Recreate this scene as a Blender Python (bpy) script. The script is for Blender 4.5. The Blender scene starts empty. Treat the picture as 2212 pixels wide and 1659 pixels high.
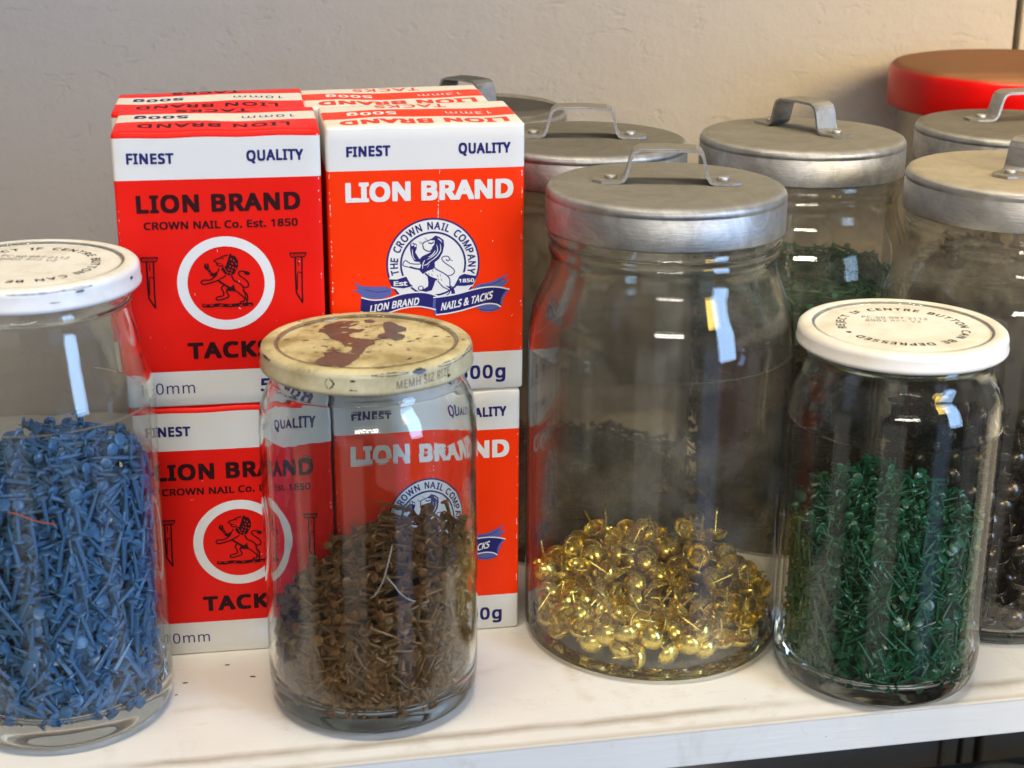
import bpy, math, random
import numpy as np
from mathutils import Vector, Matrix, noise

random.seed(7); rng = np.random.default_rng(7)
sc = bpy.context.scene
COL = sc.collection
MM = 0.001
PI = math.pi

# ------------------------------------------------------------------ camera
FW = Vector((0.18352505, 0.92960456, -0.31961526)); RT = Vector((0.98147183, -0.19149248, 0.00660915)); UP = Vector((0.05506002, 0.31490631, 0.94752436))
cd = bpy.data.cameras.new('camera'); cam = bpy.data.objects.new('camera', cd); COL.objects.link(cam)
cd.sensor_width = 36.0; cd.lens = 3461.99 / 2212 * 36.0; cd.clip_start = 0.01; cd.clip_end = 30
M = Matrix(((RT.x, UP.x, -FW.x), (RT.y, UP.y, -FW.y), (RT.z, UP.z, -FW.z))).to_4x4()
M.translation = Vector((31.174, -591.721, 310.815)) * MM
cam.matrix_world = M
sc.camera = cam
cd.dof.use_dof = True; cd.dof.focus_distance = 0.66; cd.dof.aperture_fstop = 16.0

# ------------------------------------------------------------------ render
sc.render.engine = 'CYCLES'
cy = sc.cycles
cy.use_denoising = True
try:
    cy.denoiser = 'OPENIMAGEDENOISE'
except Exception:
    pass
cy.max_bounces = 24; cy.transmission_bounces = 20; cy.glossy_bounces = 10; cy.diffuse_bounces = 4; cy.transparent_max_bounces = 64
cy.caustics_reflective = False; cy.caustics_refractive = True
cy.sample_clamp_indirect = 8.0; cy.blur_glossy = 0.3
sc.view_settings.view_transform = 'Standard'; sc.view_settings.look = 'None'
sc.view_settings.exposure = 0.0; sc.view_settings.gamma = 1.0

# ------------------------------------------------------------------ world: a dim room seen only in reflections
w = bpy.data.worlds.new('World'); sc.world = w; w.use_nodes = True
nt = w.node_tree; nt.nodes.clear()
out = nt.nodes.new('ShaderNodeOutputWorld'); bg = nt.nodes.new('ShaderNodeBackground')
tc = nt.nodes.new('ShaderNodeTexCoord'); sep = nt.nodes.new('ShaderNodeSeparateXYZ')
nt.links.new(tc.outputs['Generated'], sep.inputs[0])
rz = nt.nodes.new('ShaderNodeValToRGB')
mr = nt.nodes.new('ShaderNodeMapRange'); mr.inputs[1].default_value = -1; mr.inputs[2].default_value = 1
nt.links.new(sep.outputs['Z'], mr.inputs[0]); nt.links.new(mr.outputs[0], rz.inputs[0])
e = rz.color_ramp.elements
e[0].position = 0.0; e[0].color = (0.07, 0.058, 0.045, 1)
e[1].position = 1.0; e[1].color = (0.30, 0.27, 0.23, 1)
for p_, c_ in ((0.40, (0.05, 0.046, 0.042, 1)), (0.55, (0.17, 0.17, 0.175, 1)), (0.75, (0.27, 0.26, 0.25, 1))):
    k = e.new(p_); k.color = c_
# pale doorways and cabinet fronts stand round the darker room, below eye level
at2 = nt.nodes.new('ShaderNodeMath'); at2.operation = 'ARCTAN2'
ng = nt.nodes.new('ShaderNodeMath'); ng.operation = 'MULTIPLY'; ng.inputs[1].default_value = -1.0
nt.links.new(sep.outputs['Y'], ng.inputs[0])
nt.links.new(sep.outputs['X'], at2.inputs[0]); nt.links.new(ng.outputs[0], at2.inputs[1])
m2 = nt.nodes.new('ShaderNodeMapRange'); m2.inputs[1].default_value = -math.pi; m2.inputs[2].default_value = math.pi
nt.links.new(at2.outputs[0], m2.inputs[0])
wr = nt.nodes.new('ShaderNodeValToRGB')
el = wr.color_ramp.elements
def deg(a): return (a + 180) / 360
stops = [(-180, 0), (-92, 0), (-90, (.4, .385, .36)), (-72, (.4, .385, .36)), (-70, 0), (-37, 0), (-35, (.48, .465, .44)), (-13, (.48, .465, .44)), (-11, 0), (20, 0), (22, (.28, .42, .70)), (37, (.28, .42, .70)), (39, 0), (54, 0), (56, (.3, .3, .34)), (75, (.3, .3, .34)), (77, 0)]
while len(el) > 1: el.remove(el[-1])
for k, (a_, c_) in enumerate(stops):
    x = el[0] if k == 0 else el.new(deg(a_)); x.position = deg(a_); x.color = (c_, c_, c_, 1) if not hasattr(c_, '__len__') else (*c_, 1)
nt.links.new(m2.outputs[0], wr.inputs[0])
bz = nt.nodes.new('ShaderNodeValToRGB'); be = bz.color_ramp.elements
be[0].position = 0.24; be[0].color = (0, 0, 0, 1); be[1].position = 0.28; be[1].color = (1, 1, 1, 1)
k = be.new(0.50); k.color = (1, 1, 1, 1); k = be.new(0.56); k.color = (0, 0, 0, 1)
nt.links.new(mr.outputs[0], bz.inputs[0])
mm_ = nt.nodes.new('ShaderNodeMix'); mm_.data_type = 'RGBA'; mm_.blend_type = 'MULTIPLY'; mm_.inputs[0].default_value = 1.0
nt.links.new(wr.outputs[0], mm_.inputs[6]); nt.links.new(bz.outputs[0], mm_.inputs[7])
mx = nt.nodes.new('ShaderNodeMix'); mx.data_type = 'RGBA'; mx.blend_type = 'ADD'; mx.inputs[0].default_value = 1.0
nt.links.new(rz.outputs[0], mx.inputs[6]); nt.links.new(mm_.outputs[2], mx.inputs[7])
nt.links.new(mx.outputs[2], bg.inputs['Color']); bg.inputs['Strength'].default_value = 0.9
nt.links.new(bg.outputs[0], out.inputs[0])

# ------------------------------------------------------------------ lamps
def area(name, loc, target, sx, sy, power, col, spread=PI):
    l = bpy.data.lights.new(name, 'AREA'); l.shape = 'RECTANGLE'; l.size = sx; l.size_y = sy; l.energy = power; l.color = col; l.spread = spread
    o = bpy.data.objects.new(name, l); COL.objects.link(o); o.location = loc
    o.rotation_euler = (Vector(target) - Vector(loc)).to_track_quat('-Z', 'Y').to_euler()
    return o
WARM = (1.0, 0.86, 0.64); COOL = (0.38, 0.61, 1.0)
for dy in (-0.05, 0.05):                                   # tube fitting close overhead
    area('tube_lamp', (0.05, -0.22 + dy, 1.65), (0.05, -0.22 + dy, 0), 0.75, 0.028, 11.5, WARM)
for dz in (0.0, 0.16):                                     # a second pair further back in the room
    area('far_tube_lamp', (-0.35, -3.3, 1.15 + dz), (0.1, 0.0, 0.1), 1.5, 0.035, 22.0, (1.0, 0.93, 0.82))
# tall narrow window at the front right
area('window_light', (1.75, -1.75, 0.85), (0.05, 0.0, 0.08), 0.62, 1.9, 58.0, COOL)
# warm lamp to the right that rakes along the wall
area('wall_lamp', (0.86, -0.80, 0.70), (0.72, 0.3, 0.19), 0.45, 0.40, 3.4, (1.0, 0.66, 0.13), math.radians(62))

# ------------------------------------------------------------------ node helpers
def mat(name):
    m = bpy.data.materials.new(name); m.use_nodes = True
    t = m.node_tree; b = t.nodes['Principled BSDF']
    return m, t, b
def N(t, typ, **kw):
    n = t.nodes.new(typ)
    for k, v in kw.items(): setattr(n, k, v)
    return n
def obj_coord(t, scale=1.0):
    c = N(t, 'ShaderNodeTexCoord'); m_ = N(t, 'ShaderNodeMapping')
    t.links.new(c.outputs['Object'], m_.inputs['Vector'])
    s = (scale,) * 3 if not hasattr(scale, '__len__') else scale
    m_.inputs['Scale'].default_value = s
    return m_.outputs[0]
def noise_tex(t, scale, detail=4, rough=0.55, vec=None, dist=0.0):
    n = N(t, 'ShaderNodeTexNoise'); n.inputs['Scale'].default_value = scale; n.inputs['Detail'].default_value = detail
    n.inputs['Roughness'].default_value = rough; n.inputs['Distortion'].default_value = dist
    t.links.new(vec if vec is not None else obj_coord(t), n.inputs['Vector'])
    return n.outputs['Fac']
def ramp(t, fac, stops, interp='LINEAR'):
    r = N(t, 'ShaderNodeValToRGB'); r.color_ramp.interpolation = interp
    el = r.color_ramp.elements
    while len(el) > 1: el.remove(el[-1])
    el[0].position, el[0].color = stops[0][0], c4(stops[0][1])
    for p_, c_ in stops[1:]:
        x = el.new(p_); x.color = c4(c_)
    t.links.new(fac, r.inputs[0]); return r.outputs[0]
def c4(c):
    if not hasattr(c, '__len__'): return (c, c, c, 1)
    return tuple(c[:3]) + (1,)
def mixc(t, fac, a, b, blend='MIX'):
    n = N(t, 'ShaderNodeMix', data_type='RGBA', blend_type=blend)
    for sock, v in ((n.inputs[0], fac), (n.inputs[6], a), (n.inputs[7], b)):
        if hasattr(v, 'is_linked') or isinstance(v, bpy.types.NodeSocket): t.links.new(v, sock)
        elif sock is n.inputs[0]: sock.default_value = v
        else: sock.default_value = c4(v)
    return n.outputs[2]
def bump(t, b, h, strength, dist=0.001):
    n = N(t, 'ShaderNodeBump'); n.inputs['Strength'].default_value = strength; n.inputs['Distance'].default_value = dist
    t.links.new(h, n.inputs['Height']); t.links.new(n.outputs[0], b.inputs['Normal']); return n
def math_(t, op, a, b=None, c=None, clamp=False):
    n = N(t, 'ShaderNodeMath', operation=op); n.use_clamp = clamp
    for i, v in enumerate((a, b, c)):
        if v is None: continue
        if isinstance(v, bpy.types.NodeSocket): t.links.new(v, n.inputs[i])
        else: n.inputs[i].default_value = v
    return n.outputs[0]

# ------------------------------------------------------------------ materials
def paint_mat(name, col, rough=0.45, var=0.10, scuff=None, nscale=60, metal=0.0, b_str=0.15):
    m, t, b = mat(name)
    v = obj_coord(t)
    n1 = noise_tex(t, nscale, 5, 0.6, v)
    c = mixc(t, n1, tuple(x * (1 - var) for x in col), tuple(min(1, x * (1 + var)) for x in col))
    if scuff:
        n2 = noise_tex(t, nscale * 3.5, 6, 0.7, v)
        c = mixc(t, ramp(t, n2, [(0.66, 0), (0.74, 0.8)]), c, scuff)
    t.links.new(c, b.inputs['Base Color'])
    t.links.new(ramp(t, n1, [(0.3, rough - 0.07), (0.7, rough + 0.09)]), b.inputs['Roughness'])
    b.inputs['Metallic'].default_value = metal
    bump(t, b, n1, b_str, 0.0004)
    return m

def wall_mat(name, dents=True):
    m, t, b = mat(name)
    v = obj_coord(t)
    big = noise_tex(t, 6, 3, 0.5, v); fine = noise_tex(t, 240, 4, 0.6, v)
    vr = obj_coord(t, (1.0, 1.0, 1.6))
    d = noise_tex(t, 62, 3, 0.55, vr, 0.6)
    dn = ramp(t, d, [(0.0, 0.0), (0.30, 0.0), (0.40, 1.0)])          # small trowel dents
    d2 = noise_tex(t, 30, 4, 0.6, vr, 0.3)
    d3 = noise_tex(t, 85, 4, 0.65, v, 0.2)
    h = math_(t, 'ADD', math_(t, 'MULTIPLY', dn, 0.30), math_(t, 'ADD', math_(t, 'MULTIPLY_ADD', d3, 0.7, math_(t, 'MULTIPLY', d2, 1.0)), math_(t, 'MULTIPLY', fine, 0.14)))
    blot = noise_tex(t, 22, 6, 0.7, v, 0.5)
    c = mixc(t, math_(t, 'ADD', math_(t, 'MULTIPLY', big, 0.6), math_(t, 'MULTIPLY', blot, 0.4)), (0.368, 0.336, 0.302), (0.415, 0.380, 0.342))
    t.links.new(c, b.inputs['Base Color']); b.inputs['Roughness'].default_value = 0.8
    b.inputs['Specular IOR Level'].default_value = 0.25
    bump(t, b, h, 0.80, 0.0018)
    return m
M_wall = wall_mat('plaster')

def shelf_mat():
    m, t, b = mat('white_gloss_paint')
    v = obj_coord(t); gr = obj_coord(t, (0.08, 1.0, 1.0))
    n1 = noise_tex(t, 9, 4, 0.6, v); grain = noise_tex(t, 330, 5, 0.65, gr); br = noise_tex(t, 900, 3, 0.5, gr)
    sp = noise_tex(t, 420, 2, 0.5, v)
    c = mixc(t, ramp(t, n1, [(0.35, 0), (0.7, 1)]), (0.77, 0.762, 0.735), (0.70, 0.685, 0.64))
    c = mixc(t, ramp(t, sp, [(0.745, 0), (0.775, 0.7)]), c, (0.22, 0.19, 0.15))
    st = noise_tex(t, 26, 6, 0.75, v, 0.8)
    c = mixc(t, ramp(t, st, [(0.54, 0), (0.70, 0.55)]), c, (0.56, 0.52, 0.45))
    so = N(t, 'ShaderNodeSeparateXYZ'); t.links.new(v, so.inputs[0])
    wv = noise_tex(t, 30, 5, 0.7, v)
    yy = math_(t, 'ADD', so.outputs['Y'], math_(t, 'MULTIPLY_ADD', wv, 0.005, 0.0785))
    crack = ramp(t, math_(t, 'ABSOLUTE', yy), [(0.0, 1.0), (0.00035, 0.8), (0.0008, 0.0)])
    crack = math_(t, 'MULTIPLY', crack, ramp(t, noise_tex(t, 14, 3, 0.6, v), [(0.36, 0.25), (0.52, 1.0)]))
    c = mixc(t, math_(t, 'MULTIPLY', crack, 0.85), c, (0.34, 0.29, 0.22))
    edge = math_(t, 'MULTIPLY', math_(t, 'GREATER_THAN', so.outputs['Z'], -0.0012), ramp(t, math_(t, 'ABSOLUTE', math_(t, 'ADD', so.outputs['Y'], 0.0925)), [(0.0, 1.0), (0.0016, 0.0)]), ramp(t, noise_tex(t, 130, 5, 0.75, v), [(0.50, 0), (0.62, 1)]))
    c = mixc(t, math_(t, 'MULTIPLY', edge, 0.7), c, (0.42, 0.36, 0.27))
    for (cx_, cy_, rr_) in ((0.142, -0.070, 0.0365), (0.020, -0.078, 0.034), (0.205, -0.048, 0.041), (0.335, -0.050, 0.036)):   # old jar rings
        dx = math_(t, 'SUBTRACT', so.outputs['X'], cx_); dy = math_(t, 'SUBTRACT', so.outputs['Y'], cy_)
        dist_ = math_(t, 'SQRT', math_(t, 'ADD', math_(t, 'MULTIPLY', dx, dx), math_(t, 'MULTIPLY', dy, dy)))
        rg_ = ramp(t, math_(t, 'ABSOLUTE', math_(t, 'SUBTRACT', dist_, rr_)), [(0.0, 1.0), (0.0012, 0.0)])
        rg_ = math_(t, 'MULTIPLY', rg_, ramp(t, noise_tex(t, 60, 5, 0.7, v), [(0.45, 0.0), (0.62, 0.42)]))
        c = mixc(t, rg_, c, (0.50, 0.42, 0.30))
    scr = noise_tex(t, 55, 5, 0.8, obj_coord(t, (1.0, 6.0, 1.0)), 1.2)
    c = mixc(t, ramp(t, scr, [(0.62, 0), (0.70, 0.5)]), c, (0.52, 0.47, 0.39))
    t.links.new(c, b.inputs['Base Color'])
    t.links.new(ramp(t, grain, [(0.3, 0.32), (0.7, 0.55)]), b.inputs['Roughness'])
    h = math_(t, 'ADD', math_(t, 'MULTIPLY', grain, 0.7), math_(t, 'MULTIPLY', br, 0.3))
    bump(t, b, h, 0.20, 0.0009)
    return m
M_shelf = shelf_mat()
M_trim = paint_mat('painted_timber', (0.36, 0.32, 0.26), 0.6, 0.12)
M_black = paint_mat('black_paint', (0.02, 0.018, 0.016), 0.6)

def board_mat(name, col, scuffc=(0.75, 0.70, 0.66), thr=0.735):
    m, t, b = mat(name)
    v = obj_coord(t)
    n1 = noise_tex(t, 28, 4, 0.6, v); n2 = noise_tex(t, 170, 6, 0.75, v); fib = noise_tex(t, 1500, 2, 0.5, v)
    c = mixc(t, n1, tuple(x * 0.94 for x in col), tuple(min(1, x * 1.05) for x in col))
    c = mixc(t, ramp(t, n2, [(thr, 0), (thr + 0.05, 0.75)]), c, scuffc)
    t.links.new(c, b.inputs['Base Color'])
    t.links.new(ramp(t, n1, [(0.3, 0.30), (0.7, 0.46)]), b.inputs['Roughness'])
    b.inputs['Specular IOR Level'].default_value = 0.16
    h = math_(t, 'ADD', math_(t, 'MULTIPLY', noise_tex(t, 40, 3, 0.5, v), 1.0), math_(t, 'MULTIPLY', fib, 0.05))
    bump(t, b, h, 0.30, 0.0012)
    return m
M_red = board_mat('crimson_card', (0.80, 0.010, 0.005))
M_orange = board_mat('vermilion_card', (0.93, 0.036, 0.001))
M_white = board_mat('white_card', (0.72, 0.705, 0.675), (0.42, 0.40, 0.37), 0.665)
M_cream = board_mat('cream_card', (0.70, 0.665, 0.57), (0.40, 0.37, 0.33), 0.72)
def ink(name, col):
    m, t, b = mat(name)
    n1 = noise_tex(t, 900, 4, 0.7)
    t.links.new(mixc(t, ramp(t, n1, [(0.62, 0), (0.75, 0.35)]), col, tuple(min(1, x * 2 + 0.05) for x in col)), b.inputs['Base Color'])
    b.inputs['Roughness'].default_value = 0.5; b.inputs['Specular IOR Level'].default_value = 0.15
    return m
I_navy = ink('navy_ink', (0.020, 0.018, 0.135)); I_dark = ink('maroon_black_ink', (0.028, 0.003, 0.005)); I_white = ink('white_ink', (0.76, 0.74, 0.71))
I_red = ink('red_ink', (0.72, 0.045, 0.02)); I_blue = ink('hatched_blue_ink', (0.095, 0.115, 0.33)); I_black = ink('black_ink', (0.02, 0.02, 0.02)); I_grey = ink('grey_ink', (0.16, 0.15, 0.14))
I_brick = ink('card_red_ink', (0.80, 0.010, 0.005))

def glass_mat(name, tint, dust, real_lo, real_hi, dust_col=(0.55, 0.50, 0.42), dust_hi=None, z_hi=120):
    """Hollow glass: clear thin walls between real_lo and real_hi (object z), full refraction in the heel, shoulder and neck."""
    m, t, b = mat(name)
    t.nodes.remove(b)
    o = t.nodes['Material Output']
    v = obj_coord(t)
    lw = N(t, 'ShaderNodeLayerWeight'); lw.inputs['Blend'].default_value = 0.5
    wob = noise_tex(t, 34, 2, 0.5, v); bn = N(t, 'ShaderNodeBump'); bn.inputs['Strength'].default_value = 0.16; bn.inputs['Distance'].default_value = 0.002
    t.links.new(wob, bn.inputs['Height'])
    f5 = math_(t, 'POWER', lw.outputs['Facing'], 5.0)
    fr = math_(t, 'MULTIPLY_ADD', f5, 0.85, 0.042, clamp=True)
    tr = N(t, 'ShaderNodeBsdfTransparent'); tr.inputs[0].default_value = c4(tint)
    edge = ramp(t, lw.outputs['Facing'], [(0.62, tint), (0.97, tuple(x * 0.72 for x in tint))])
    t.links.new(edge, tr.inputs[0])
    gl = N(t, 'ShaderNodeBsdfGlossy'); gl.inputs['Roughness'].default_value = 0.02
    t.links.new(bn.outputs[0], gl.inputs['Normal'])
    thin = N(t, 'ShaderNodeMixShader'); t.links.new(fr, thin.inputs[0]); t.links.new(tr.outputs[0], thin.inputs[1]); t.links.new(gl.outputs[0], thin.inputs[2])
    rg = N(t, 'ShaderNodeBsdfGlass'); rg.inputs['IOR'].default_value = 1.47; rg.inputs['Roughness'].default_value = 0.0; rg.inputs[0].default_value = (0.972, 0.986, 0.98, 1)
    t.links.new(bn.outputs[0], rg.inputs['Normal'])
    sx = N(t, 'ShaderNodeSeparateXYZ'); tcn = N(t, 'ShaderNodeTexCoord'); t.links.new(tcn.outputs['Object'], sx.inputs[0])
    lo = math_(t, 'LESS_THAN', sx.outputs['Z'], real_lo * MM); hi = math_(t, 'GREATER_THAN', sx.outputs['Z'], real_hi * MM)
    real = math_(t, 'ADD', lo, hi, clamp=True)
    body = N(t, 'ShaderNodeMixShader'); t.links.new(real, body.inputs[0]); t.links.new(thin.outputs[0], body.inputs[1]); t.links.new(rg.outputs[0], body.inputs[2])
    # film of dust and smears
    dn = noise_tex(t, 45, 6, 0.7, v, 0.4); sm = noise_tex(t, 420, 3, 0.6, v)
    df = math_(t, 'MULTIPLY', ramp(t, dn, [(0.42, 0.15), (0.72, 1.0)]), dust)
    df = math_(t, 'ADD', df, math_(t, 'MULTIPLY', ramp(t, sm, [(0.72, 0), (0.80, 1)]), dust * 2.0))
    if dust_hi is not None:                                # thicker film on the shoulder
        hz = N(t, 'ShaderNodeMapRange'); hz.inputs[1].default_value = (z_hi - 14) * MM; hz.inputs[2].default_value = (z_hi + 8) * MM
        hz.inputs[3].default_value = 1.0; hz.inputs[4].default_value = dust_hi / dust; t.links.new(sx.outputs['Z'], hz.inputs[0])
        df = math_(t, 'MULTIPLY', df, hz.outputs[0])
    dd = N(t, 'ShaderNodeBsdfDiffuse'); dd.inputs[0].default_value = c4(dust_col)
    fin = N(t, 'ShaderNodeMixShader'); t.links.new(df, fin.inputs[0]); t.links.new(body.outputs[0], fin.inputs[1]); t.links.new(dd.outputs[0], fin.inputs[2])
    t.links.new(fin.outputs[0], o.inputs[0])
    return m

def alu_mat(name, dusty=0.6, dust_col=(0.30, 0.27, 0.21)):
    m, t, b = mat(name)
    v = obj_coord(t); ring_ = obj_coord(t, (1, 1, 26))
    n1 = noise_tex(t, 30, 5, 0.65, v); br = noise_tex(t, 90, 4, 0.6, ring_); sc_ = noise_tex(t, 260, 5, 0.8, v, 2.0)
    geo = N(t, 'ShaderNodeNewGeometry'); sx = N(t, 'ShaderNodeSeparateXYZ'); t.links.new(geo.outputs['Normal'], sx.inputs[0])
    upf = ramp(t, sx.outputs['Z'], [(0.55, 0), (0.97, 1)])
    dm = math_(t, 'MULTIPLY', math_(t, 'MULTIPLY', upf, ramp(t, n1, [(0.25, 0.75), (0.6, 1.0)])), dusty)   # dust settles on flat tops
    c = mixc(t, br, (0.42, 0.42, 0.42), (0.52, 0.52, 0.515))
    c = mixc(t, ramp(t, sc_, [(0.62, 0), (0.70, 0.45)]), c, (0.30, 0.29, 0.27))
    c = mixc(t, math_(t, 'MULTIPLY', dm, 1.35, clamp=True), c, dust_col)
    smu = noise_tex(t, 75, 6, 0.75, v, 1.0)
    c = mixc(t, ramp(t, smu, [(0.40, 0.0), (0.62, 0.38)]), c, tuple(x * 0.55 for x in dust_col))
    t.links.new(c, b.inputs['Base Color'])
    t.links.new(math_(t, 'MULTIPLY_ADD', dm, -1.4, 1.0, clamp=True), b.inputs['Metallic'])
    t.links.new(math_(t, 'MULTIPLY_ADD', dm, 0.44, 0.48, clamp=True), b.inputs['Roughness'])
    t.links.new(math_(t, 'MULTIPLY_ADD', dm, -0.4, 0.5, clamp=True), b.inputs['Specular IOR Level'])
    b.inputs['Anisotropic'].default_value = 0.35
    h = math_(t, 'ADD', math_(t, 'MULTIPLY', br, 0.5), math_(t, 'MULTIPLY', noise_tex(t, 18, 2, 0.5, v), 0.9))
    bump(t, b, h, 0.20, 0.0013)
    return m
M_alu = alu_mat('dusty_aluminium', 0.85, (0.200, 0.184, 0.146)); M_alu_dim = alu_mat('shaded_dusty_aluminium', 0.92, (0.150, 0.136, 0.106)); M_alu_pale = alu_mat('warm_lit_dusty_aluminium', 0.9, (0.36, 0.305, 0.21))  # dim and pale copies: rear shade and warm right-hand light put into dust colour
M_strap = alu_mat('worn_strap_metal', 0.85, (0.20, 0.18, 0.14))

def enamel_lid(name, side, top, dirt, dirt_amt=0.5, chip=(0.10, 0.09, 0.085), chips=0.0, side_dirt=None):
    """Painted twist-off lid; grime lies in the ring groove on top and chips bare the metal."""
    m, t, b = mat(name)
    v = obj_coord(t)
    n1 = noise_tex(t, 70, 6, 0.7, v); n2 = noise_tex(t, 160, 6, 0.75, v, 0.5); n3 = noise_tex(t, 34, 5, 0.7, v, 0.3)
    geo = N(t, 'ShaderNodeNewGeometry'); sx = N(t, 'ShaderNodeSeparateXYZ'); t.links.new(geo.outputs['Normal'], sx.inputs[0])
    upf = ramp(t, sx.outputs['Z'], [(0.6, 0), (0.9, 1)])
    c = mixc(t, upf, side, top)
    c = mixc(t, math_(t, 'MULTIPLY', ramp(t, n3, [(0.38, 0), (0.68, 1)]), math_(t, 'MULTIPLY_ADD', upf, dirt_amt - (dirt_amt if side_dirt is None else side_dirt), dirt_amt if side_dirt is None else side_dirt)), c, dirt)
    c = mixc(t, math_(t, 'MULTIPLY', math_(t, 'MULTIPLY', ramp(t, n1, [(0.50, 0), (0.64, 1)]), upf), dirt_amt), c, dirt)
    if chips:
        ch = math_(t, 'MULTIPLY', ramp(t, n2, [(0.74 - chips, 0), (0.76 - chips, 1)]), 0.95)
        c = mixc(t, ch, c, chip)
    t.links.new(c, b.inputs['Base Color']); t.links.new(math_(t, 'MULTIPLY_ADD', upf, 0.34, 0.30), b.inputs['Roughness'])
    t.links.new(math_(t, 'MULTIPLY_ADD', upf, -0.2, 0.3), b.inputs['Specular IOR Level'])
    bump(t, b, n1, 0.18, 0.0005)
    return m
M_lid_white = enamel_lid('white_enamel', (0.80, 0.79, 0.78), (0.74, 0.71, 0.62), (0.52, 0.44, 0.27), 0.32, chips=0.0)
M_lid_white2 = enamel_lid('chipped_white_enamel', (0.78, 0.78, 0.79), (0.70, 0.68, 0.61), (0.45, 0.39, 0.26), 0.32, chips=0.025)
M_lid_cream = enamel_lid('worn_cream_enamel', (0.56, 0.50, 0.33), (0.56, 0.49, 0.26), (0.27, 0.21, 0.09), 0.85, (0.07, 0.055, 0.045), 0.10)
M_lid_red = enamel_lid('red_enamel', (0.62, 0.001, 0.001), (0.27, 0.12, 0.055), (0.22, 0.14, 0.07), 0.25, side_dirt=0.03)
M_patch = paint_mat('bare_brown_lacquer', (0.095, 0.070, 0.050), 0.42, 0.3, (0.45, 0.36, 0.19), nscale=110)
M_chip = paint_mat('bare_dark_steel', (0.06, 0.055, 0.055), 0.35, 0.3, metal=0.6)

def tack_mat(name, col, rough, metal, var=0.35, alt=None, alt_amt=0.2):
    m, t, b = mat(name)
    oi = N(t, 'ShaderNodeObjectInfo')
    n1 = noise_tex(t, 420, 3, 0.6)
    f = math_(t, 'ADD', math_(t, 'MULTIPLY', oi.outputs['Random'], 0.5), math_(t, 'MULTIPLY', n1, 0.5))
    c = mixc(t, f, tuple(x * (1 - var) for x in col), tuple(min(1, x * (1 + var)) for x in col))
    if alt:
        n2 = noise_tex(t, 130, 3, 0.6)
        c = mixc(t, ramp(t, n2, [(0.58, 0), (0.66, alt_amt)]), c, alt)
    t.links.new(c, b.inputs['Base Color'])
    t.links.new(ramp(t, n1, [(0.3, rough - 0.08), (0.7, rough + 0.1)]), b.inputs['Roughness'])
    b.inputs['Metallic'].default_value = metal
    return m
T_blue = tack_mat('blue_tack_paint', (0.058, 0.150, 0.285), 0.30, 0.0, 0.25)
T_brown = tack_mat('rusty_brown_steel', (0.25, 0.120, 0.032), 0.36, 0.25, 0.45, (0.15, 0.13, 0.11), 0.6)
T_green = tack_mat('green_tack_paint', (0.008, 0.080, 0.033), 0.28, 0.0, 0.3)
T_brass = tack_mat('brass', (0.91, 0.71, 0.18), 0.26, 0.86, 0.14, (0.70, 0.62, 0.42), 0.5)
T_bronze = tack_mat('dark_bronze', (0.10, 0.085, 0.075), 0.26, 0.85, 0.3)
T_dark = tack_mat('dark_blued_steel', (0.05, 0.042, 0.036), 0.45, 0.4, 0.4)

# ------------------------------------------------------------------ mesh helpers
def mesh(name, verts, faces, mats, idx=None, smooth=True, scale=MM):
    me = bpy.data.meshes.new(name)
    me.from_pydata([tuple(c * scale for c in v) for v in verts], [], faces)
    for m_ in (mats if isinstance(mats, (list, tuple)) else [mats]): me.materials.append(m_)
    if idx is not None: me.polygons.foreach_set('material_index', idx)
    me.polygons.foreach_set('use_smooth', [smooth] * len(faces))
    me.update(); return me
def link(name, me, parent=None, loc=None, rotz=0.0):
    o = bpy.data.objects.new(name, me); COL.objects.link(o)
    if parent is not None: o.parent = parent
    if loc is not None: o.location = Vector(loc) * MM
    o.rotation_euler = (0, 0, rotz)
    return o
def tag(o, label=None, cat=None, group=None, kind=None):
    if label: o['label'] = label
    if cat: o['category'] = cat
    if group: o['group'] = group
    if kind: o['kind'] = kind
    return o
def empty(name, loc, rotz, label, cat, group=None):
    o = bpy.data.objects.new(name, None); COL.objects.link(o); o.empty_display_size = 0.02
    o.location = Vector(loc) * MM; o.rotation_euler = (0, 0, rotz)
    return tag(o, label, cat, group)
def lathe(profile, seg=96, cap_ends=True, wob=0.0):
    """profile: list of (r, z); r = 0 closes to a point."""
    V, F, rows = [], [], []
    for (r, z) in profile:
        if r < 1e-6:
            rows.append([len(V)]); V.append((0, 0, z))
        else:
            row = []
            for k in range(seg):
                a = 2 * PI * k / seg
                rr = r * (1 + wob * math.sin(3 * a + 1.3) * 0.5 + wob * math.sin(5 * a) * 0.3)
                row.append(len(V)); V.append((rr * math.cos(a), rr * math.sin(a), z))
            rows.append(row)
    for A, B in zip(rows[:-1], rows[1:]):
        for k in range(seg):
            k2 = (k + 1) % seg
            if len(A) == 1 and len(B) == 1: continue
            if len(A) == 1: F.append((A[0], B[k], B[k2])[::-1])
            elif len(B) == 1: F.append((A[k], A[k2], B[0]))
            else: F.append((A[k], A[k2], B[k2], B[k]))
    return V, F
def smooth_profile(pts, n=5, keep=()):
    """Catmull-Rom through the points."""
    P = [np.array(p_, float) for p_ in pts]; outp = []
    for i in range(len(P) - 1):
        p0 = P[max(i - 1, 0)]; p1 = P[i]; p2 = P[i + 1]; p3 = P[min(i + 2, len(P) - 1)]
        for k in range(n):
            s = k / n
            q = 0.5 * ((2 * p1) + (-p0 + p2) * s + (2 * p0 - 5 * p1 + 4 * p2 - p3) * s * s + (-p0 + 3 * p1 - 3 * p2 + p3) * s ** 3)
            outp.append((max(q[0], 0.0), q[1]))
    outp.append(tuple(P[-1])); return outp
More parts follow.
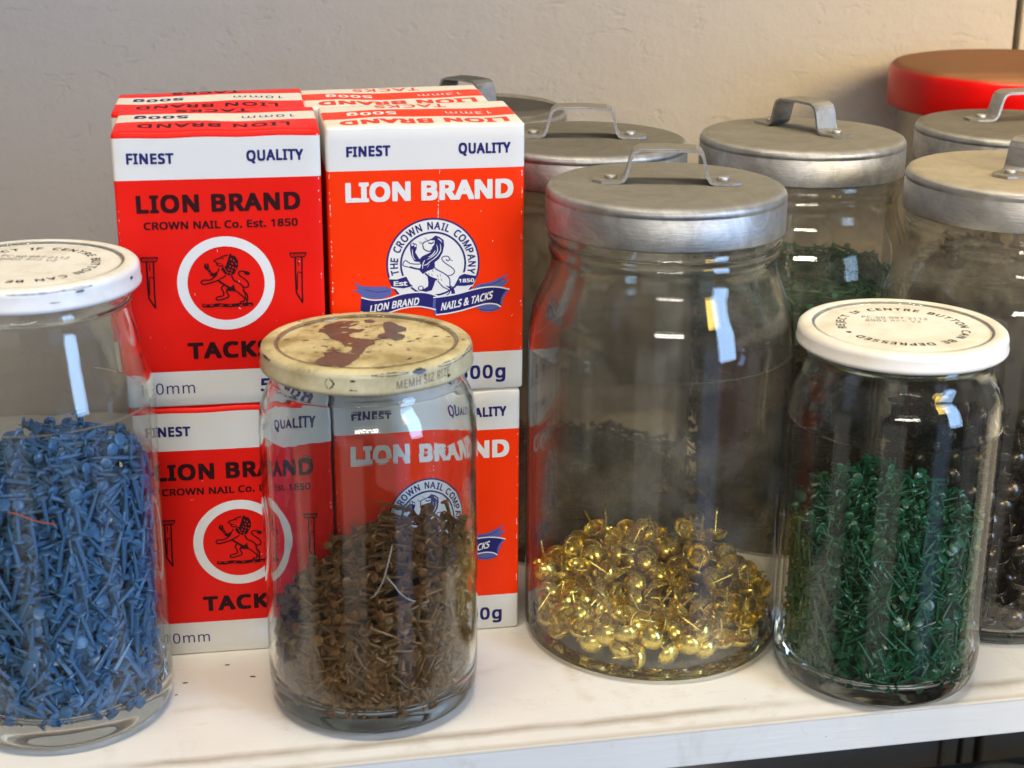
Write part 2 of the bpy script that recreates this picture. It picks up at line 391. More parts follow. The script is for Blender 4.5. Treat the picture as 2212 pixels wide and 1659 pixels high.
def tube(path, r, seg=8, closed=False):
    V, F = [], []
    P = [Vector(p_) for p_ in path]
    up = Vector((0.13, 0.21, 0.97))
    for i, p_ in enumerate(P):
        d = (P[min(i + 1, len(P) - 1)] - P[max(i - 1, 0)]).normalized()
        a = d.cross(up).normalized(); b_ = d.cross(a).normalized()
        rr = r[i] if hasattr(r, '__len__') else r
        for k in range(seg):
            an = 2 * PI * k / seg
            V.append(tuple(p_ + a * rr * math.cos(an) + b_ * rr * math.sin(an)))
    for i in range(len(P) - 1):
        for k in range(seg):
            k2 = (k + 1) % seg
            F.append((i * seg + k, i * seg + k2, (i + 1) * seg + k2, (i + 1) * seg + k))
    F.append(tuple(range(seg))[::-1]); F.append(tuple(range((len(P) - 1) * seg, len(P) * seg)))
    return V, F
def boxmesh(x0, x1, y0, y1, z0, z1):
    V = [(x, y, z) for z in (z0, z1) for y in (y0, y1) for x in (x0, x1)]
    F = [(0, 2, 3, 1), (4, 5, 7, 6), (0, 1, 5, 4), (2, 6, 7, 3), (0, 4, 6, 2), (1, 3, 7, 5)]
    return V, F
def bevelled(me, w, segs=2):
    import bmesh
    bm = bmesh.new(); bm.from_mesh(me)
    bmesh.ops.bevel(bm, geom=[e_ for e_ in bm.edges], offset=w * MM, segments=segs, affect='EDGES', profile=0.5)
    bm.to_mesh(me); bm.free(); return me

# ------------------------------------------------------------------ lettering helpers: flat ink shapes in a printed face's own u, v
_cache = {}
FONT = None
try:                                                        # Blender's own bundled sans; falls back on the built-in one
    import os
    FONT = bpy.data.fonts.load(os.path.join(bpy.utils.system_resource('DATAFILES', path='fonts'), 'NotoSansHebrew-Regular.woff2'))
except Exception:
    FONT = None
def glyphs(text, bold=0.0, space=1.0):
    key = (text, bold, space)
    if key in _cache: return _cache[key]
    cu = bpy.data.curves.new('type', 'FONT'); cu.body = text; cu.size = 1.0; cu.offset = 0.0; cu.space_character = space; cu.resolution_u = 5
    if FONT is not None: cu.font = FONT
    o = bpy.data.objects.new('type', cu); COL.objects.link(o)
    dg = bpy.context.evaluated_depsgraph_get(); dg.update()
    ev = o.evaluated_get(dg); me = ev.to_mesh()
    V = np.array([v_.co[:2] for v_ in me.vertices]).reshape(-1, 2); F = [tuple(p_.vertices) for p_ in me.polygons]
    if bold > 0.004:                                       # heavier weight: the outline is thickened all round
        n0 = len(V); allV, allF = [V], list(F)
        for k, sh in enumerate(((1, 1), (1, -1), (-1, 1), (-1, -1), (1.15, 0), (-1.15, 0), (0, 1), (0, -1), (1.05, .5), (-1.05, .5), (1.05, -.5), (-1.05, -.5))):
            allV.append(V + np.array(sh) * bold * 0.88); allF += [tuple(i + n0 * (k + 1) for i in f) for f in F]
        V, F = np.vstack(allV), allF
    ev.to_mesh_clear(); bpy.data.objects.remove(o); bpy.data.curves.remove(cu)
    _cache[key] = (V, F); return V, F
CAP = {}
def cap_h(bold):
    if bold not in CAP:
        V, _ = glyphs('H', bold); CAP[bold] = (V[:, 1].min(), V[:, 1].max())
    return CAP[bold]
class Art:
    """Collects ink polygons; layers keep overlapping inks apart."""
    def __init__(s): s.V, s.F, s.I = [], [], []
    def add(s, V, F, mi, layer, copies=1):
        b0 = len(s.V); m_ = max(1, len(V) // copies)
        s.V += [(x, y, layer + 0.025 * (i // m_)) for i, (x, y) in enumerate(V)]; s.F += [tuple(i + b0 for i in f) for f in F]; s.I += [mi] * len(F)
    def text(s, txt, u0, u1, v0, v1, mi, layer=0, bold=0.0, space=1.0, flip=False, slant=0.0):
        V, F = glyphs(txt, bold, space); c0, c1 = cap_h(bold)
        x0, x1 = V[:, 0].min(), V[:, 0].max()
        X = (V[:, 0] - x0) / (x1 - x0); Y = (V[:, 1] - c0) / (c1 - c0)
        if flip: X, Y = 1 - X, 1 - Y
        U = u0 + X * (u1 - u0) + slant * (Y * (v1 - v0)); W_ = v0 + Y * (v1 - v0)
        s.add(list(zip(U, W_)), F, mi, layer, 13 if bold > 0.004 else 1)
    def arc(s, txt, cu, cv, r, hgt, a0, a1, mi, layer=0, bold=0.02, sx=1.0):
        """letters along a circle, tops outward, clockwise from angle a0 to a1 (degrees)."""
        ws = []
        for ch in txt:
            if ch == ' ': ws.append(0.42); continue
            V, _ = glyphs(ch, bold); ws.append((V[:, 0].max() - V[:, 0].min()) + 0.10)
        tot = sum(ws); pos = 0; c0, c1 = cap_h(bold); k = hgt / (c1 - c0)
        for ch, w_ in zip(txt, ws):
            mid = pos + w_ / 2; pos += w_
            if ch == ' ': continue
            a = math.radians(a0 + (a1 - a0) * mid / tot)
            V, F = glyphs(ch, bold); xm = (V[:, 0].max() + V[:, 0].min()) / 2
            kx = math.radians(abs(a1 - a0)) * (r + hgt * 0.4) / tot * sx
            X = (V[:, 0] - xm) * kx; Y = (V[:, 1] - c0) * k + r
            if ch == '*': Y = (V[:, 1] - V[:, 1].mean()) * k + r + hgt * 0.5
            th = a - PI / 2
            U = cu + X * math.cos(th) - Y * math.sin(th); W_ = cv + X * math.sin(th) + Y * math.cos(th)
            s.add(list(zip(U, W_)), F, mi, layer, 13 if bold > 0.004 else 1)
    def ring(s, cu, cv, r0, r1, mi, layer=0, n=96):
        V, F = [], []
        for k in range(n):
            a = 2 * PI * k / n
            V += [(cu + r0 * math.cos(a), cv + r0 * math.sin(a)), (cu + r1 * math.cos(a), cv + r1 * math.sin(a))]
        for k in range(n):
            k2 = (k + 1) % n; F.append((2 * k, 2 * k + 1, 2 * k2 + 1, 2 * k2))
        s.add(V, F, mi, layer)
    def poly(s, pts, mi, layer=0):
        from mathutils.geometry import tessellate_polygon
        tri = tessellate_polygon([[Vector((p_[0], p_[1], 0)) for p_ in pts]])
        F = []
        for a, b, c in tri:
            A, B, C_ = pts[a], pts[b], pts[c]
            F.append((a, b, c) if (B[0] - A[0]) * (C_[1] - A[1]) - (B[1] - A[1]) * (C_[0] - A[0]) > 0 else (a, c, b))
        s.add(list(pts), F, mi, layer)
    def blob(s, cu, cv, ru, rv, mi, layer=0, n=14, rot=0.0):
        c, sn = math.cos(rot), math.sin(rot)
        pts = [(cu + ru * math.cos(2 * PI * k / n) * c - rv * math.sin(2 * PI * k / n) * sn, cv + ru * math.cos(2 * PI * k / n) * sn + rv * math.sin(2 * PI * k / n) * c) for k in range(n)]
        s.poly(pts, mi, layer)
    def stroke(s, pts, w, mi, layer=0, taper=False, sm=True):
        P = [np.array(p_, float) for p_ in pts]
        if sm and len(P) > 2:
            Q = []
            for i in range(len(P) - 1):
                p0 = P[max(i - 1, 0)]; p1 = P[i]; p2 = P[i + 1]; p3 = P[min(i + 2, len(P) - 1)]
                for k in range(5):
                    t_ = k / 5
                    Q.append(0.5 * ((2 * p1) + (-p0 + p2) * t_ + (2 * p0 - 5 * p1 + 4 * p2 - p3) * t_ * t_ + (-p0 + 3 * p1 - 3 * p2 + p3) * t_ ** 3))
            Q.append(P[-1]); P = Q
        V, F = [], []
        n = len(P)
        for i in range(n):
            d = P[min(i + 1, n - 1)] - P[max(i - 1, 0)]; L_ = math.hypot(*d) or 1; nx, ny = -d[1] / L_, d[0] / L_
            ww = w / 2 * ((0.35 + 0.65 * math.sin(PI * i / (n - 1))) if taper else 1)
            V += [(P[i][0] + nx * ww, P[i][1] + ny * ww), (P[i][0] - nx * ww, P[i][1] - ny * ww)]
        for i in range(n - 1): F.append((2 * i + 1, 2 * i + 3, 2 * i + 2, 2 * i))
        s.add(V, F, mi, layer)
    def build(s, name, mats, parent, fn):
        """fn(u, v, layer) -> local point in mm; big shapes are cut small so that they follow a curved face."""
        for _ in range(4):
            F2, I2, cut = [], [], {}
            def mid(a, b):
                k = (min(a, b), max(a, b))
                if k not in cut:
                    cut[k] = len(s.V); A, B = s.V[a], s.V[b]; s.V.append(((A[0] + B[0]) / 2, (A[1] + B[1]) / 2, (A[2] + B[2]) / 2))
                return cut[k]
            done = True
            for f_, m_ in zip(s.F, s.I):
                if len(f_) == 3:
                    L_ = [math.hypot(s.V[f_[i]][0] - s.V[f_[(i + 1) % 3]][0], s.V[f_[i]][1] - s.V[f_[(i + 1) % 3]][1]) for i in range(3)]
                    if max(L_) > 5.0:
                        done = False; i = L_.index(max(L_)); a_, b_, c_ = f_[i], f_[(i + 1) % 3], f_[(i + 2) % 3]; q = mid(a_, b_)
                        F2 += [(a_, q, c_), (q, b_, c_)]; I2 += [m_, m_]; continue
                F2.append(f_); I2.append(m_)
            s.F, s.I = F2, I2
            if done: break
        V = [fn(u, v, l) for u, v, l in s.V]
        return link(name, mesh(name, V, s.F, mats, s.I, False), parent)

# ------------------------------------------------------------------ setting: wall, shelf, trim
def grid_plane(name, x0, x1, z0, z1, y, m_, thick):
    V, F = boxmesh(x0, x1, y, y + thick, z0, z1)
    return mesh(name, V, F, m_, None, False)
tag(link('wall', grid_plane('wall', -1500, 508.6, -700, 1300, 300, M_wall, 80)), kind='structure')
V, F = boxmesh(-1300, 506, -93, 299, -15.6, 0)
me = bevelled(mesh('shelf_board', V, F, M_shelf, None, False), 0.9, 3)
sh = tag(link('shelf_board', me), kind='structure')
V, F = boxmesh(508, 1500, -93, 299, -15.6, 0)
me2 = bevelled(mesh('shelf_board', V, F, M_shelf, None, False), 0.9, 3)
bpy.data.objects.remove(sh)
V, F = boxmesh(-1300, 1500, -93, 299, -15.6, 0)
sh = tag(link('shelf_board', bevelled(mesh('shelf_board', V, F, M_shelf, None, False), 0.9, 3)), kind='structure')
V, F = boxmesh(-1300, 1500, 100, 299, 470, 486)  # unseen shelf added above to keep overhead light off the wall and rear jars
tag(link('unseen_upper_shelf_board', bevelled(mesh('unseen_upper_shelf_board', V, F, M_shelf, None, False), 0.9)), kind='structure')
# timber upright that ends the plaster (thing)
tr = empty('wall_upright', (510, 296, -700), 0, 'painted timber upright with dark grooves where the plaster wall ends at far right', 'upright')
for (a, b_, yy) in ((0.9, 11, 0), (15.5, 24, 1.5), (30, 420, 0)):
    V, F = boxmesh(a, b_, yy, yy + 60, 0, 2000)
    link('board', bevelled(mesh('board', V, F, M_trim, None, False), 1.0), tr)

# ------------------------------------------------------------------ cartons
W_, HH, DD = 75.0, 105.4, 46.5
def carton_surface(seed):
    """Rounded card box: maps a point on the sharp box to the slightly soft, bulged one."""
    rnd = random.Random(seed); ph = [rnd.uniform(0, 6.28) for _ in range(6)]
    rise_l, rise_r = rnd.uniform(0.2, 0.8), rnd.uniform(0.8, 1.8)
    def f(x, y, z):
        h = (W_ / 2, DD / 2, HH / 2); r = 1.4
        p_ = Vector((x - h[0], y - h[1], z - h[2]))
        q = Vector((max(-h[0] + r, min(h[0] - r, p_.x)), max(-h[1] + r, min(h[1] - r, p_.y)), max(-h[2] + r, min(h[2] - r, p_.z))))
        d = p_ - q
        if d.length > 1e-9: p_ = q + d.normalized() * r
        X, Y, Z = p_.x + h[0], p_.y + h[1], p_.z + h[2]
        su, sv, sy = math.sin(PI * max(0, min(1, X / W_))), math.sin(PI * max(0, min(1, Z / HH))), math.sin(PI * max(0, min(1, Y / DD)))
        if y < 1e-6: Y += -0.40 * su * sv + 0.22 * math.sin(X * 0.11 + ph[0]) * sv + 0.16 * math.sin(Z * 0.09 + ph[3]) * su
        top = max(0.0, (Z - HH * 0.86) / (HH * 0.14))
        Z += top * ((rise_l * (1 - X / W_) + rise_r * X / W_) * (Y / DD) + 0.35 * math.sin(X * 0.10 + ph[1]) * sy + 0.22 * math.sin(X * 0.23 + ph[2]) * (1 - Y / DD))
        return (X, Y, Z)
    return f
def crease(root, f_pts, seed, inkm):
    """broken white crackle where the card was folded, following the printed face"""
    rr = random.Random(seed); a = Art()
    for (u0, v0, u1, v1, n, wd) in f_pts:
        for k in range(n):
            if rr.random() < 0.35: continue
            s0, s1 = k / n, (k + rr.uniform(0.5, 1.0)) / n
            j = rr.uniform(-0.15, 0.15)
            a.stroke([(u0 + (u1 - u0) * s0 + j, v0 + (v1 - v0) * s0), (u0 + (u1 - u0) * s1 - j, v0 + (v1 - v0) * s1)], wd * rr.uniform(0.5, 1.3), 0, 0.4, False, False)
    return a
def carton(loc, rotz, kind, seed, label, lettering=True, front=True):
    f = carton_surface(seed)
    root = empty('carton', loc, rotz, label, 'carton', 'printed tack cartons stacked two wide and two high')
    zs_b = [0, 14.2, 87.9, 103.2, HH] if kind == 'L' else [0, 15.8, 88.8, HH]
    zmat = [1, 0, 1, 0] if kind == 'L' else [1, 0, 1]
    ys_b = [0, 20.5, 36.5, DD] if kind == 'L' else [0, 17.0, 33.0, DD]
    ymat = [0, 2, 0] if kind == 'L' else [2, 0, 2]
    def div(bs, step, e=1.1):
        o = set()
        for a, b in zip(bs[:-1], bs[1:]):
            n = max(1, int(round((b - a) / step)))
            for k in range(n + 1): o.add(round(a + (b - a) * k / n, 4))
        o |= {round(e, 4), round(e / 2, 4), round(bs[-1] - e, 4), round(bs[-1] - e / 2, 4)}
        return sorted(o)
    xs, ys, zs = div([0, W_], 5), div(ys_b, 5), div(zs_b, 5)
    V, F, I, key = [], [], [], {}
    def vid(x, y, z):
        k = (round(x, 3), round(y, 3), round(z, 3))
        if k not in key: key[k] = len(V); V.append(f(x, y, z))
        return key[k]
    def band(v, bs, ms):
        for i in range(len(ms)):
            if v < bs[i + 1]: return ms[i]
        return ms[-1]
    for i in range(len(xs) - 1):
        for k in range(len(zs) - 1):
            m_ = band((zs[k] + zs[k + 1]) / 2, zs_b, zmat)
            F.append((vid(xs[i], 0, zs[k]), vid(xs[i + 1], 0, zs[k]), vid(xs[i + 1], 0, zs[k + 1]), vid(xs[i], 0, zs[k + 1]))); I.append(m_)
            F.append((vid(xs[i + 1], DD, zs[k]), vid(xs[i], DD, zs[k]), vid(xs[i], DD, zs[k + 1]), vid(xs[i + 1], DD, zs[k + 1]))); I.append(m_)
        for j in range(len(ys) - 1):
            m_ = band((ys[j] + ys[j + 1]) / 2, ys_b, ymat)
            F.append((vid(xs[i], ys[j], HH), vid(xs[i + 1], ys[j], HH), vid(xs[i + 1], ys[j + 1], HH), vid(xs[i], ys[j + 1], HH))); I.append(m_)
            F.append((vid(xs[i], ys[j + 1], 0), vid(xs[i + 1], ys[j + 1], 0), vid(xs[i + 1], ys[j], 0), vid(xs[i], ys[j], 0))); I.append(1)
    for j in range(len(ys) - 1):
        for k in range(len(zs) - 1):
            m_ = band((zs[k] + zs[k + 1]) / 2, zs_b, zmat)
            m_ = 1 if m_ == 1 else 0
            F.append((vid(0, ys[j + 1], zs[k]), vid(0, ys[j], zs[k]), vid(0, ys[j], zs[k + 1]), vid(0, ys[j + 1], zs[k + 1]))); I.append(m_)
            F.append((vid(W_, ys[j], zs[k]), vid(W_, ys[j + 1], zs[k]), vid(W_, ys[j + 1], zs[k + 1]), vid(W_, ys[j], zs[k + 1]))); I.append(m_)
    rs = random.Random(seed * 11)
    wear = [(41.6, 68, 41.9, 77.0, 12, 0.28), (42.0, 77, 42.6, 93, 8, 0.16)] if kind == 'R' else ([(47.8, 20, 48.2, 66, 22, 0.14)] if seed == 1 else [])
    for k in range(40):                                    # rubbed corners and edges
        ed = rs.choice((0.9, 74.1)); v0 = rs.uniform(2, 103); wear.append((ed + rs.uniform(-.25, .25), v0, ed + rs.uniform(-.25, .25), v0 + rs.uniform(0.5, 3), 2, rs.uniform(0.12, 0.38)))
    for k in range(16):
        u0, v0 = rs.uniform(4, 71), rs.uniform(17, 87); wear.append((u0, v0, u0 + rs.uniform(-1.2, 1.2), v0 + rs.uniform(-1.5, 1.5), 1, rs.uniform(0.08, 0.2)))
    wa = crease(root, wear, seed, I_white); b0 = len(V)
    for (u, v, l) in wa.V:
        X, Y, Z = f(u, 0.0, v); V.append((X, Y - 0.06, Z))
    F += [tuple(i_ + b0 for i_ in f_) for f_ in wa.F]; I += [1] * len(wa.F)
    base = M_red if kind == 'L' else M_orange
    link('card_box', mesh('card_box', V, F, [base, M_white, M_cream], I, True), root)
    def onfront(u, v, l):
        X, Y, Z = f(u, 0.0, v); return (X, Y - 0.09 - 0.03 * l, Z)
    def ontop(u, v, l):
        X, Y, Z = f(u, v, HH); return (X, Y, Z + 0.08 + 0.03 * l)
    def word(name, inks, fn, *args, **kw):
        a = Art(); a.text(*args, **kw); a.build(name, inks, root, fn)
    # ---- top flap prints read from the back
    if kind == 'L':
        word('title_lettering', [I_dark], ontop, 'LION BRAND', 9.0, 64.5, 8.0, 15.0, 0, bold=0.022, space=1.12, flip=True)
        word('size_lettering', [I_navy], ontop, '10mm', 47, 67, 25.5, 30.5, 0, space=1.1, flip=True)
        word('weight_lettering', [I_navy], ontop, '500g', 7, 27, 25.5, 31.5, 0, bold=0.03, space=1.1, flip=True)
        word('contents_lettering', [I_dark], ontop, 'TACKS', 22, 50, 39.5, 45.0, 0, bold=0.022, space=1.12, flip=True)
    else:
        word('title_lettering', [I_red], ontop, 'LION BRAND', 6.0, 70.0, 4.3, 13.0, 0, bold=0.045, space=1.08, flip=True)
        word('size_lettering', [I_white], ontop, '13mm', 48, 66, 21.5, 26.5, 0, space=1.1, flip=True)
        word('weight_lettering', [I_white], ontop, '500g', 10, 29, 21.5, 28.0, 0, bold=0.03, space=1.1, flip=True)
        word('contents_lettering', [I_red], ontop, 'TACKS', 22, 50, 36.5, 43.0, 0, bold=0.014, space=1.12, flip=True)
    if not front: return root
    if kind == 'L':
        word('quality_lettering', [I_navy], onfront, 'FINEST', 5.0, 21.9, 93.8, 97.8, 0, bold=0.042, space=1.12)
        word('quality_lettering', [I_navy], onfront, 'QUALITY', 48.0, 68.7, 94.1, 98.2, 0, bold=0.042, space=1.12)
        word('title_lettering', [I_dark], onfront, 'LION BRAND', 7.4, 67.0, 75.6, 82.3, 0, bold=0.042, space=1.12)
        word('maker_lettering', [I_dark], onfront, 'CROWN NAIL Co. Est. 1850', 9.6, 65.8, 69.4, 72.3, 0, bold=0.03, space=1.05)
        word('contents_lettering', [I_dark], onfront, 'TACKS', 22.8, 54.0, 19.0, 25.5, 0, bold=0.044, space=1.15)
        word('size_lettering', [I_navy], onfront, '10mm', 6.6, 24.6, 5.4, 9.8, 0, space=1.08)
        word('weight_lettering', [I_navy], onfront, '500g', 49.4, 68.5, 4.8, 10.1, 0, bold=0.03, space=1.15)
    else:
        word('quality_lettering', [I_navy], onfront, 'FINEST', 7.5, 24.0, 94.1, 98.1, 0, bold=0.046, space=1.12)
        word('quality_lettering', [I_navy], onfront, 'QUALITY', 49.6, 69.5, 94.3, 98.4, 0, bold=0.046, space=1.12)
        word('title_lettering', [I_white], onfront, 'LION BRAND', 6.8, 70.7, 76.9, 84.4, 0, bold=0.046, space=1.05)
        word('size_lettering', [I_navy], onfront, '13mm', 7.0, 25.0, 5.2, 9.8, 0, space=1.08)
        word('weight_lettering', [I_navy], onfront, '500g', 49.0, 68.0, 4.7, 10.3, 0, bold=0.03, space=1.15)
    if kind == 'L':
        for du in (-54.6, 0.0):
            a = Art(); q = lambda x, y: (29 + (x - 965) * .0386 - (y - 780) * .00195 + du, 40.2 - (y - 780) * .0393 - (x - 965) * .0012)
            def S(pts, w_=14, sm=False): a.stroke([q(*p_) for p_ in pts], w_ * .039, 0, 0, False, sm)
            S([(1803, 276), (1965, 274)], 15); S([(1805, 280), (1820, 314), (1945, 312), (1960, 280)], 14); S([(1830, 295), (1935, 293)], 6)
            S([(1858, 314), (1862, 420), (1868, 560), (1876, 668), (1938, 768)], 17); S([(1922, 314), (1926, 470), (1930, 640), (1938, 768)], 15)
            S([(1884, 640), (1884, 480), (1900, 462), (1918, 475)], 9, True); S([(1885, 330), (1890, 400)], 9)
            a.build('nail_picture', [I_dark], root, onfront)
        a = Art()
        a.ring(38.4, 48.3, 14.25, 18.0, 1, 0)
        q = lambda x, y: (29 + (x - 965) * .0386 - (y - 780) * .00195, 40.2 - (y - 780) * .0393 - (x - 965) * .0012)
        S = lambda pts, w_=14, l=0.5, mi=0: a.stroke([q(*p_) for p_ in pts], w_ * .039, mi, l, False, True)
        Pl = lambda pts, l=0.5, mi=0: a.poly([q(*p_) for p_ in pts], mi, l)
        Pl([(1225, 290), (1238, 268), (1250, 290), (1285, 300), (1308, 340), (1312, 400), (1290, 440), (1275, 475), (1228, 488), (1185, 475), (1150, 432), (1160, 402), (1192, 398), (1208, 350)])
        for (x, y) in ((1245, 330), (1270, 345), (1290, 375), (1255, 372), (1235, 400), (1262, 410), (1285, 420), (1222, 430), (1250, 440), (1195, 440), (1210, 460), (1240, 465), (1180, 415)):
            a.blob(*q(x, y), 0.20, 0.42, 2, 1.2, 8, 0.4)
        S([(1215, 290), (1170, 300), (1130, 322), (1090, 335), (1085, 350), (1105, 362), (1112, 385), (1140, 398), (1170, 385)], 13)
        S([(1110, 372), (1150, 372)], 8); S([(1150, 320), (1175, 325)], 8)
        Pl([(985, 388), (1005, 368), (1032, 380), (1034, 405), (1055, 450), (1078, 468), (1105, 448), (1112, 480), (1085, 506), (1052, 492), (1028, 450), (990, 415)])
        for (x, y) in ((1035, 430), (1050, 462), (1010, 388)): a.blob(*q(x, y), 0.12, 0.35, 2, 1.2, 8, 0.5)
        S([(1110, 478), (1050, 530), (978, 535), (960, 555), (978, 575), (1015, 570), (1090, 548), (1145, 520), (1195, 490)], 14)
        S([(1130, 418), (1115, 455), (1095, 490)], 12)
        S([(1248, 488), (1272, 535), (1322, 562), (1360, 600), (1368, 645), (1392, 668), (1402, 705), (1396, 760)], 15)
        S([(1362, 604), (1405, 600), (1408, 562), (1372, 522), (1330, 492), (1315, 462), (1340, 446), (1385, 452)], 14)
        a.blob(*q(1396, 466), 1.15, 0.75, 0, 0.6, 12, -0.3)
        S([(1118, 535), (1170, 572), (1225, 606)], 20)
        Pl([(1210, 602), (1245, 598), (1272, 572), (1282, 618), (1305, 652), (1258, 642), (1205, 640)])
        S([(1172, 585), (1152, 612), (1172, 650), (1168, 686), (1112, 702), (1105, 728), (1152, 726), (1215, 702), (1222, 684), (1200, 645), (1212, 615)], 14)
        S([(1300, 645), (1342, 682), (1372, 712), (1366, 745), (1338, 745), (1332, 765)], 14)
        S([(1375, 640), (1382, 700), (1392, 740)], 9)
        S([(968, 782), (1040, 788), (1130, 778), (1220, 785), (1320, 778), (1455, 772)], 34)
        for x in (995, 1060, 1150, 1235, 1340, 1425): a.blob(*q(x, 781), 0.75, 0.18, 2, 1.2, 8, 0.1)
        a.build('emblem', [I_dark, I_white, I_brick], root, onfront)
    else:
        a = Art(); q = lambda x, y: (21.6 + (x - 697) * .03826, 53.6 - (y - 620) * .0385 - (x - 697) * .0015)
        S = lambda pts, w_=8, l=2, mi=0, tp=False: a.stroke([q(*p_) for p_ in pts], w_ * .0383, mi, l, tp, True)
        Pl = lambda pts, l=2, mi=0: a.poly([q(*p_) for p_ in pts], mi, l)
        cu, cv = 39.6, 52.1
        a.blob(cu, cv, 18.0, 18.0, 0, 0, 72); a.blob(cu, cv, 17.3, 17.3, 1, 1, 72)
        a.ring(cu, cv, 12.0, 12.75, 0, 2)
        a.arc('THE CROWN NAIL COMPANY', cu, cv, 13.5, 3.0, 196, -17, 0, 2, 0.03)
        # lion
        Pl([(1130, 415), (1150, 385), (1195, 350), (1235, 365), (1275, 395), (1280, 450), (1265, 520), (1225, 590), (1185, 620), (1172, 690), (1110, 712), (1062, 745), (1028, 705), (1048, 645), (1015, 605), (1062, 560), (1135, 525), (1165, 490)])
        Pl([(1075, 440), (1110, 408), (1150, 398), (1185, 402), (1180, 440), (1150, 480), (1120, 500), (1085, 490)], 2.6, 1)
        S([(1062, 442), (1082, 418), (1118, 405), (1150, 388)], 11, 3); S([(1064, 445), (1078, 490), (1132, 512), (1165, 480)], 11, 3)
        S([(1120, 425), (1155, 430), (1175, 415)], 14, 3); S([(1030, 410), (1070, 432)], 4); S([(1025, 425), (1065, 440)], 4); S([(1085, 375), (1115, 400)], 5)
        for pts in ([(1205, 440), (1212, 505), (1165, 560), (1105, 595)], [(1240, 430), (1243, 500), (1195, 570), (1125, 620)], [(1150, 600), (1110, 640), (1072, 655)], [(1190, 500), (1160, 545), (1120, 570)], [(1215, 380), (1240, 395), (1258, 420)], [(1085, 600), (1065, 640), (1060, 690)], [(1130, 640), (1105, 675)]):
            S(pts, 9, 2.8, 1, True)
        Pl([(938, 440), (970, 425), (1005, 440), (1005, 482), (990, 522), (1030, 590), (1022, 622), (980, 615), (950, 560), (938, 500)])
        a.blob(*q(962, 447), 0.5, 0.45, 1, 2.7, 8); a.blob(*q(990, 456), 0.4, 0.5, 1, 2.7, 8); S([(960, 490), (965, 560), (990, 600)], 7, 2.7, 1, True)
        S([(1048, 640), (985, 642), (930, 632), (892, 606), (866, 632), (870, 660), (930, 676), (1000, 692), (1055, 690)], 10)
        S([(930, 672), (1000, 690), (1050, 694)], 18); a.blob(*q(890, 628), 0.5, 0.4, 1, 2.7, 8)
        S([(1180, 640), (1185, 682), (1240, 716), (1292, 746), (1332, 792), (1336, 860), (1362, 880), (1380, 938), (1350, 970), (1302, 966)], 11)
        S([(1085, 735), (1130, 772), (1205, 802)], 18)
        for (x, y) in ((1130, 680), (1160, 700), (1150, 740), (1205, 750), (1235, 745), (1245, 790), (1215, 785), (1120, 730)): S([(x, y), (x + 8, y + 22)], 5)
        Pl([(1108, 768), (1192, 800), (1175, 850), (1152, 910), (1092, 927), (1040, 916), (1080, 890), (1112, 870), (1116, 830)])
        a.blob(*q(1040, 890), 1.15, 1.05, 0, 2.5, 14); a.blob(*q(1040, 888), 0.75, 0.65, 1, 2.8, 10)
        S([(1210, 810), (1262, 872), (1318, 902), (1332, 932), (1298, 962)], 10); Pl([(1290, 860), (1340, 870), (1372, 900), (1382, 940), (1350, 950), (1345, 905)], 2.2)
        S([(1312, 762), (1362, 746), (1382, 710), (1352, 672), (1292, 632), (1256, 592), (1266, 566), (1312, 560), (1336, 590), (1312, 606), (1296, 590)], 10); S([(1332, 592), (1366, 606)], 6)
        # small scrolls
        for pts in ([(722, 798), (800, 800), (895, 770), (935, 845), (962, 868), (865, 892), (778, 882), (742, 872)], [(1380, 862), (1432, 760), (1480, 738), (1608, 762), (1598, 800), (1566, 852), (1480, 864)]):
            Pl([(x, y + dy) for (x, y), dy in zip(pts, [-16, -16, -16, 6, 6, 16, 16, 10])], 3, 1); Pl(pts, 4, 0)
        a.text('Est', *[z for z in (q(768, 860)[0], q(905, 860)[0], q(768, 862)[1] - .2, q(768, 820)[1])], 1, 5, 0.03)
        a.text('1850', q(1425, 0)[0], q(1582, 0)[0], q(1500, 826)[1], q(1500, 788)[1], 1, 5, 0.03, 1.05)
        # ribbons
        Pl([(375, 820), (430, 865), (560, 875), (690, 873), (752, 905), (738, 960), (650, 1000), (450, 995), (445, 960), (420, 945), (355, 903), (415, 912)], 2.2, 2)
        Pl([(1555, 905), (1620, 850), (1760, 822), (1938, 735), (1862, 815), (1946, 795), (1882, 872), (1830, 890), (1700, 890)], 2.2, 2)
        Pl([(1600, 1085), (1660, 1132), (1760, 1137), (1850, 1108), (1856, 1075), (1800, 1045), (1700, 1050)], 2.2, 2)
        S([(1640, 1110), (1760, 1120), (1840, 1095)], 6, 2.4, 0); S([(480, 905), (600, 930), (720, 915)], 6, 2.4, 0); S([(1650, 860), (1780, 845), (1880, 790)], 6, 2.4, 0)
        Lr = [(440, 985), (560, 1012), (700, 998), (850, 950), (1000, 930), (1120, 940), (1212, 972)]; Lb = [(1190, 1112), (1110, 1092), (1000, 1078), (850, 1098), (700, 1146), (560, 1162), (430, 1132)]
        Pl(Lr + Lb, 3, 0); S(Lr, 13, 4, 1); S(Lb, 13, 4, 1)
        Rr = [(1165, 985), (1370, 955), (1560, 905), (1700, 878), (1830, 878), (1946, 903)]; Rb = [(1885, 985), (1858, 1085), (1810, 1058), (1720, 1050), (1600, 1076), (1450, 1120), (1300, 1152), (1190, 1165)]
        Pl(Rr + Rb, 3.4, 0); S(Rr, 13, 4, 1); S(Rb[1:], 13, 4, 1)
        S([(1180, 1000), (1172, 1080), (1190, 1160)], 26, 3.6, 2); S([(1925, 915), (1875, 985), (1862, 1060)], 22, 3.6, 2)
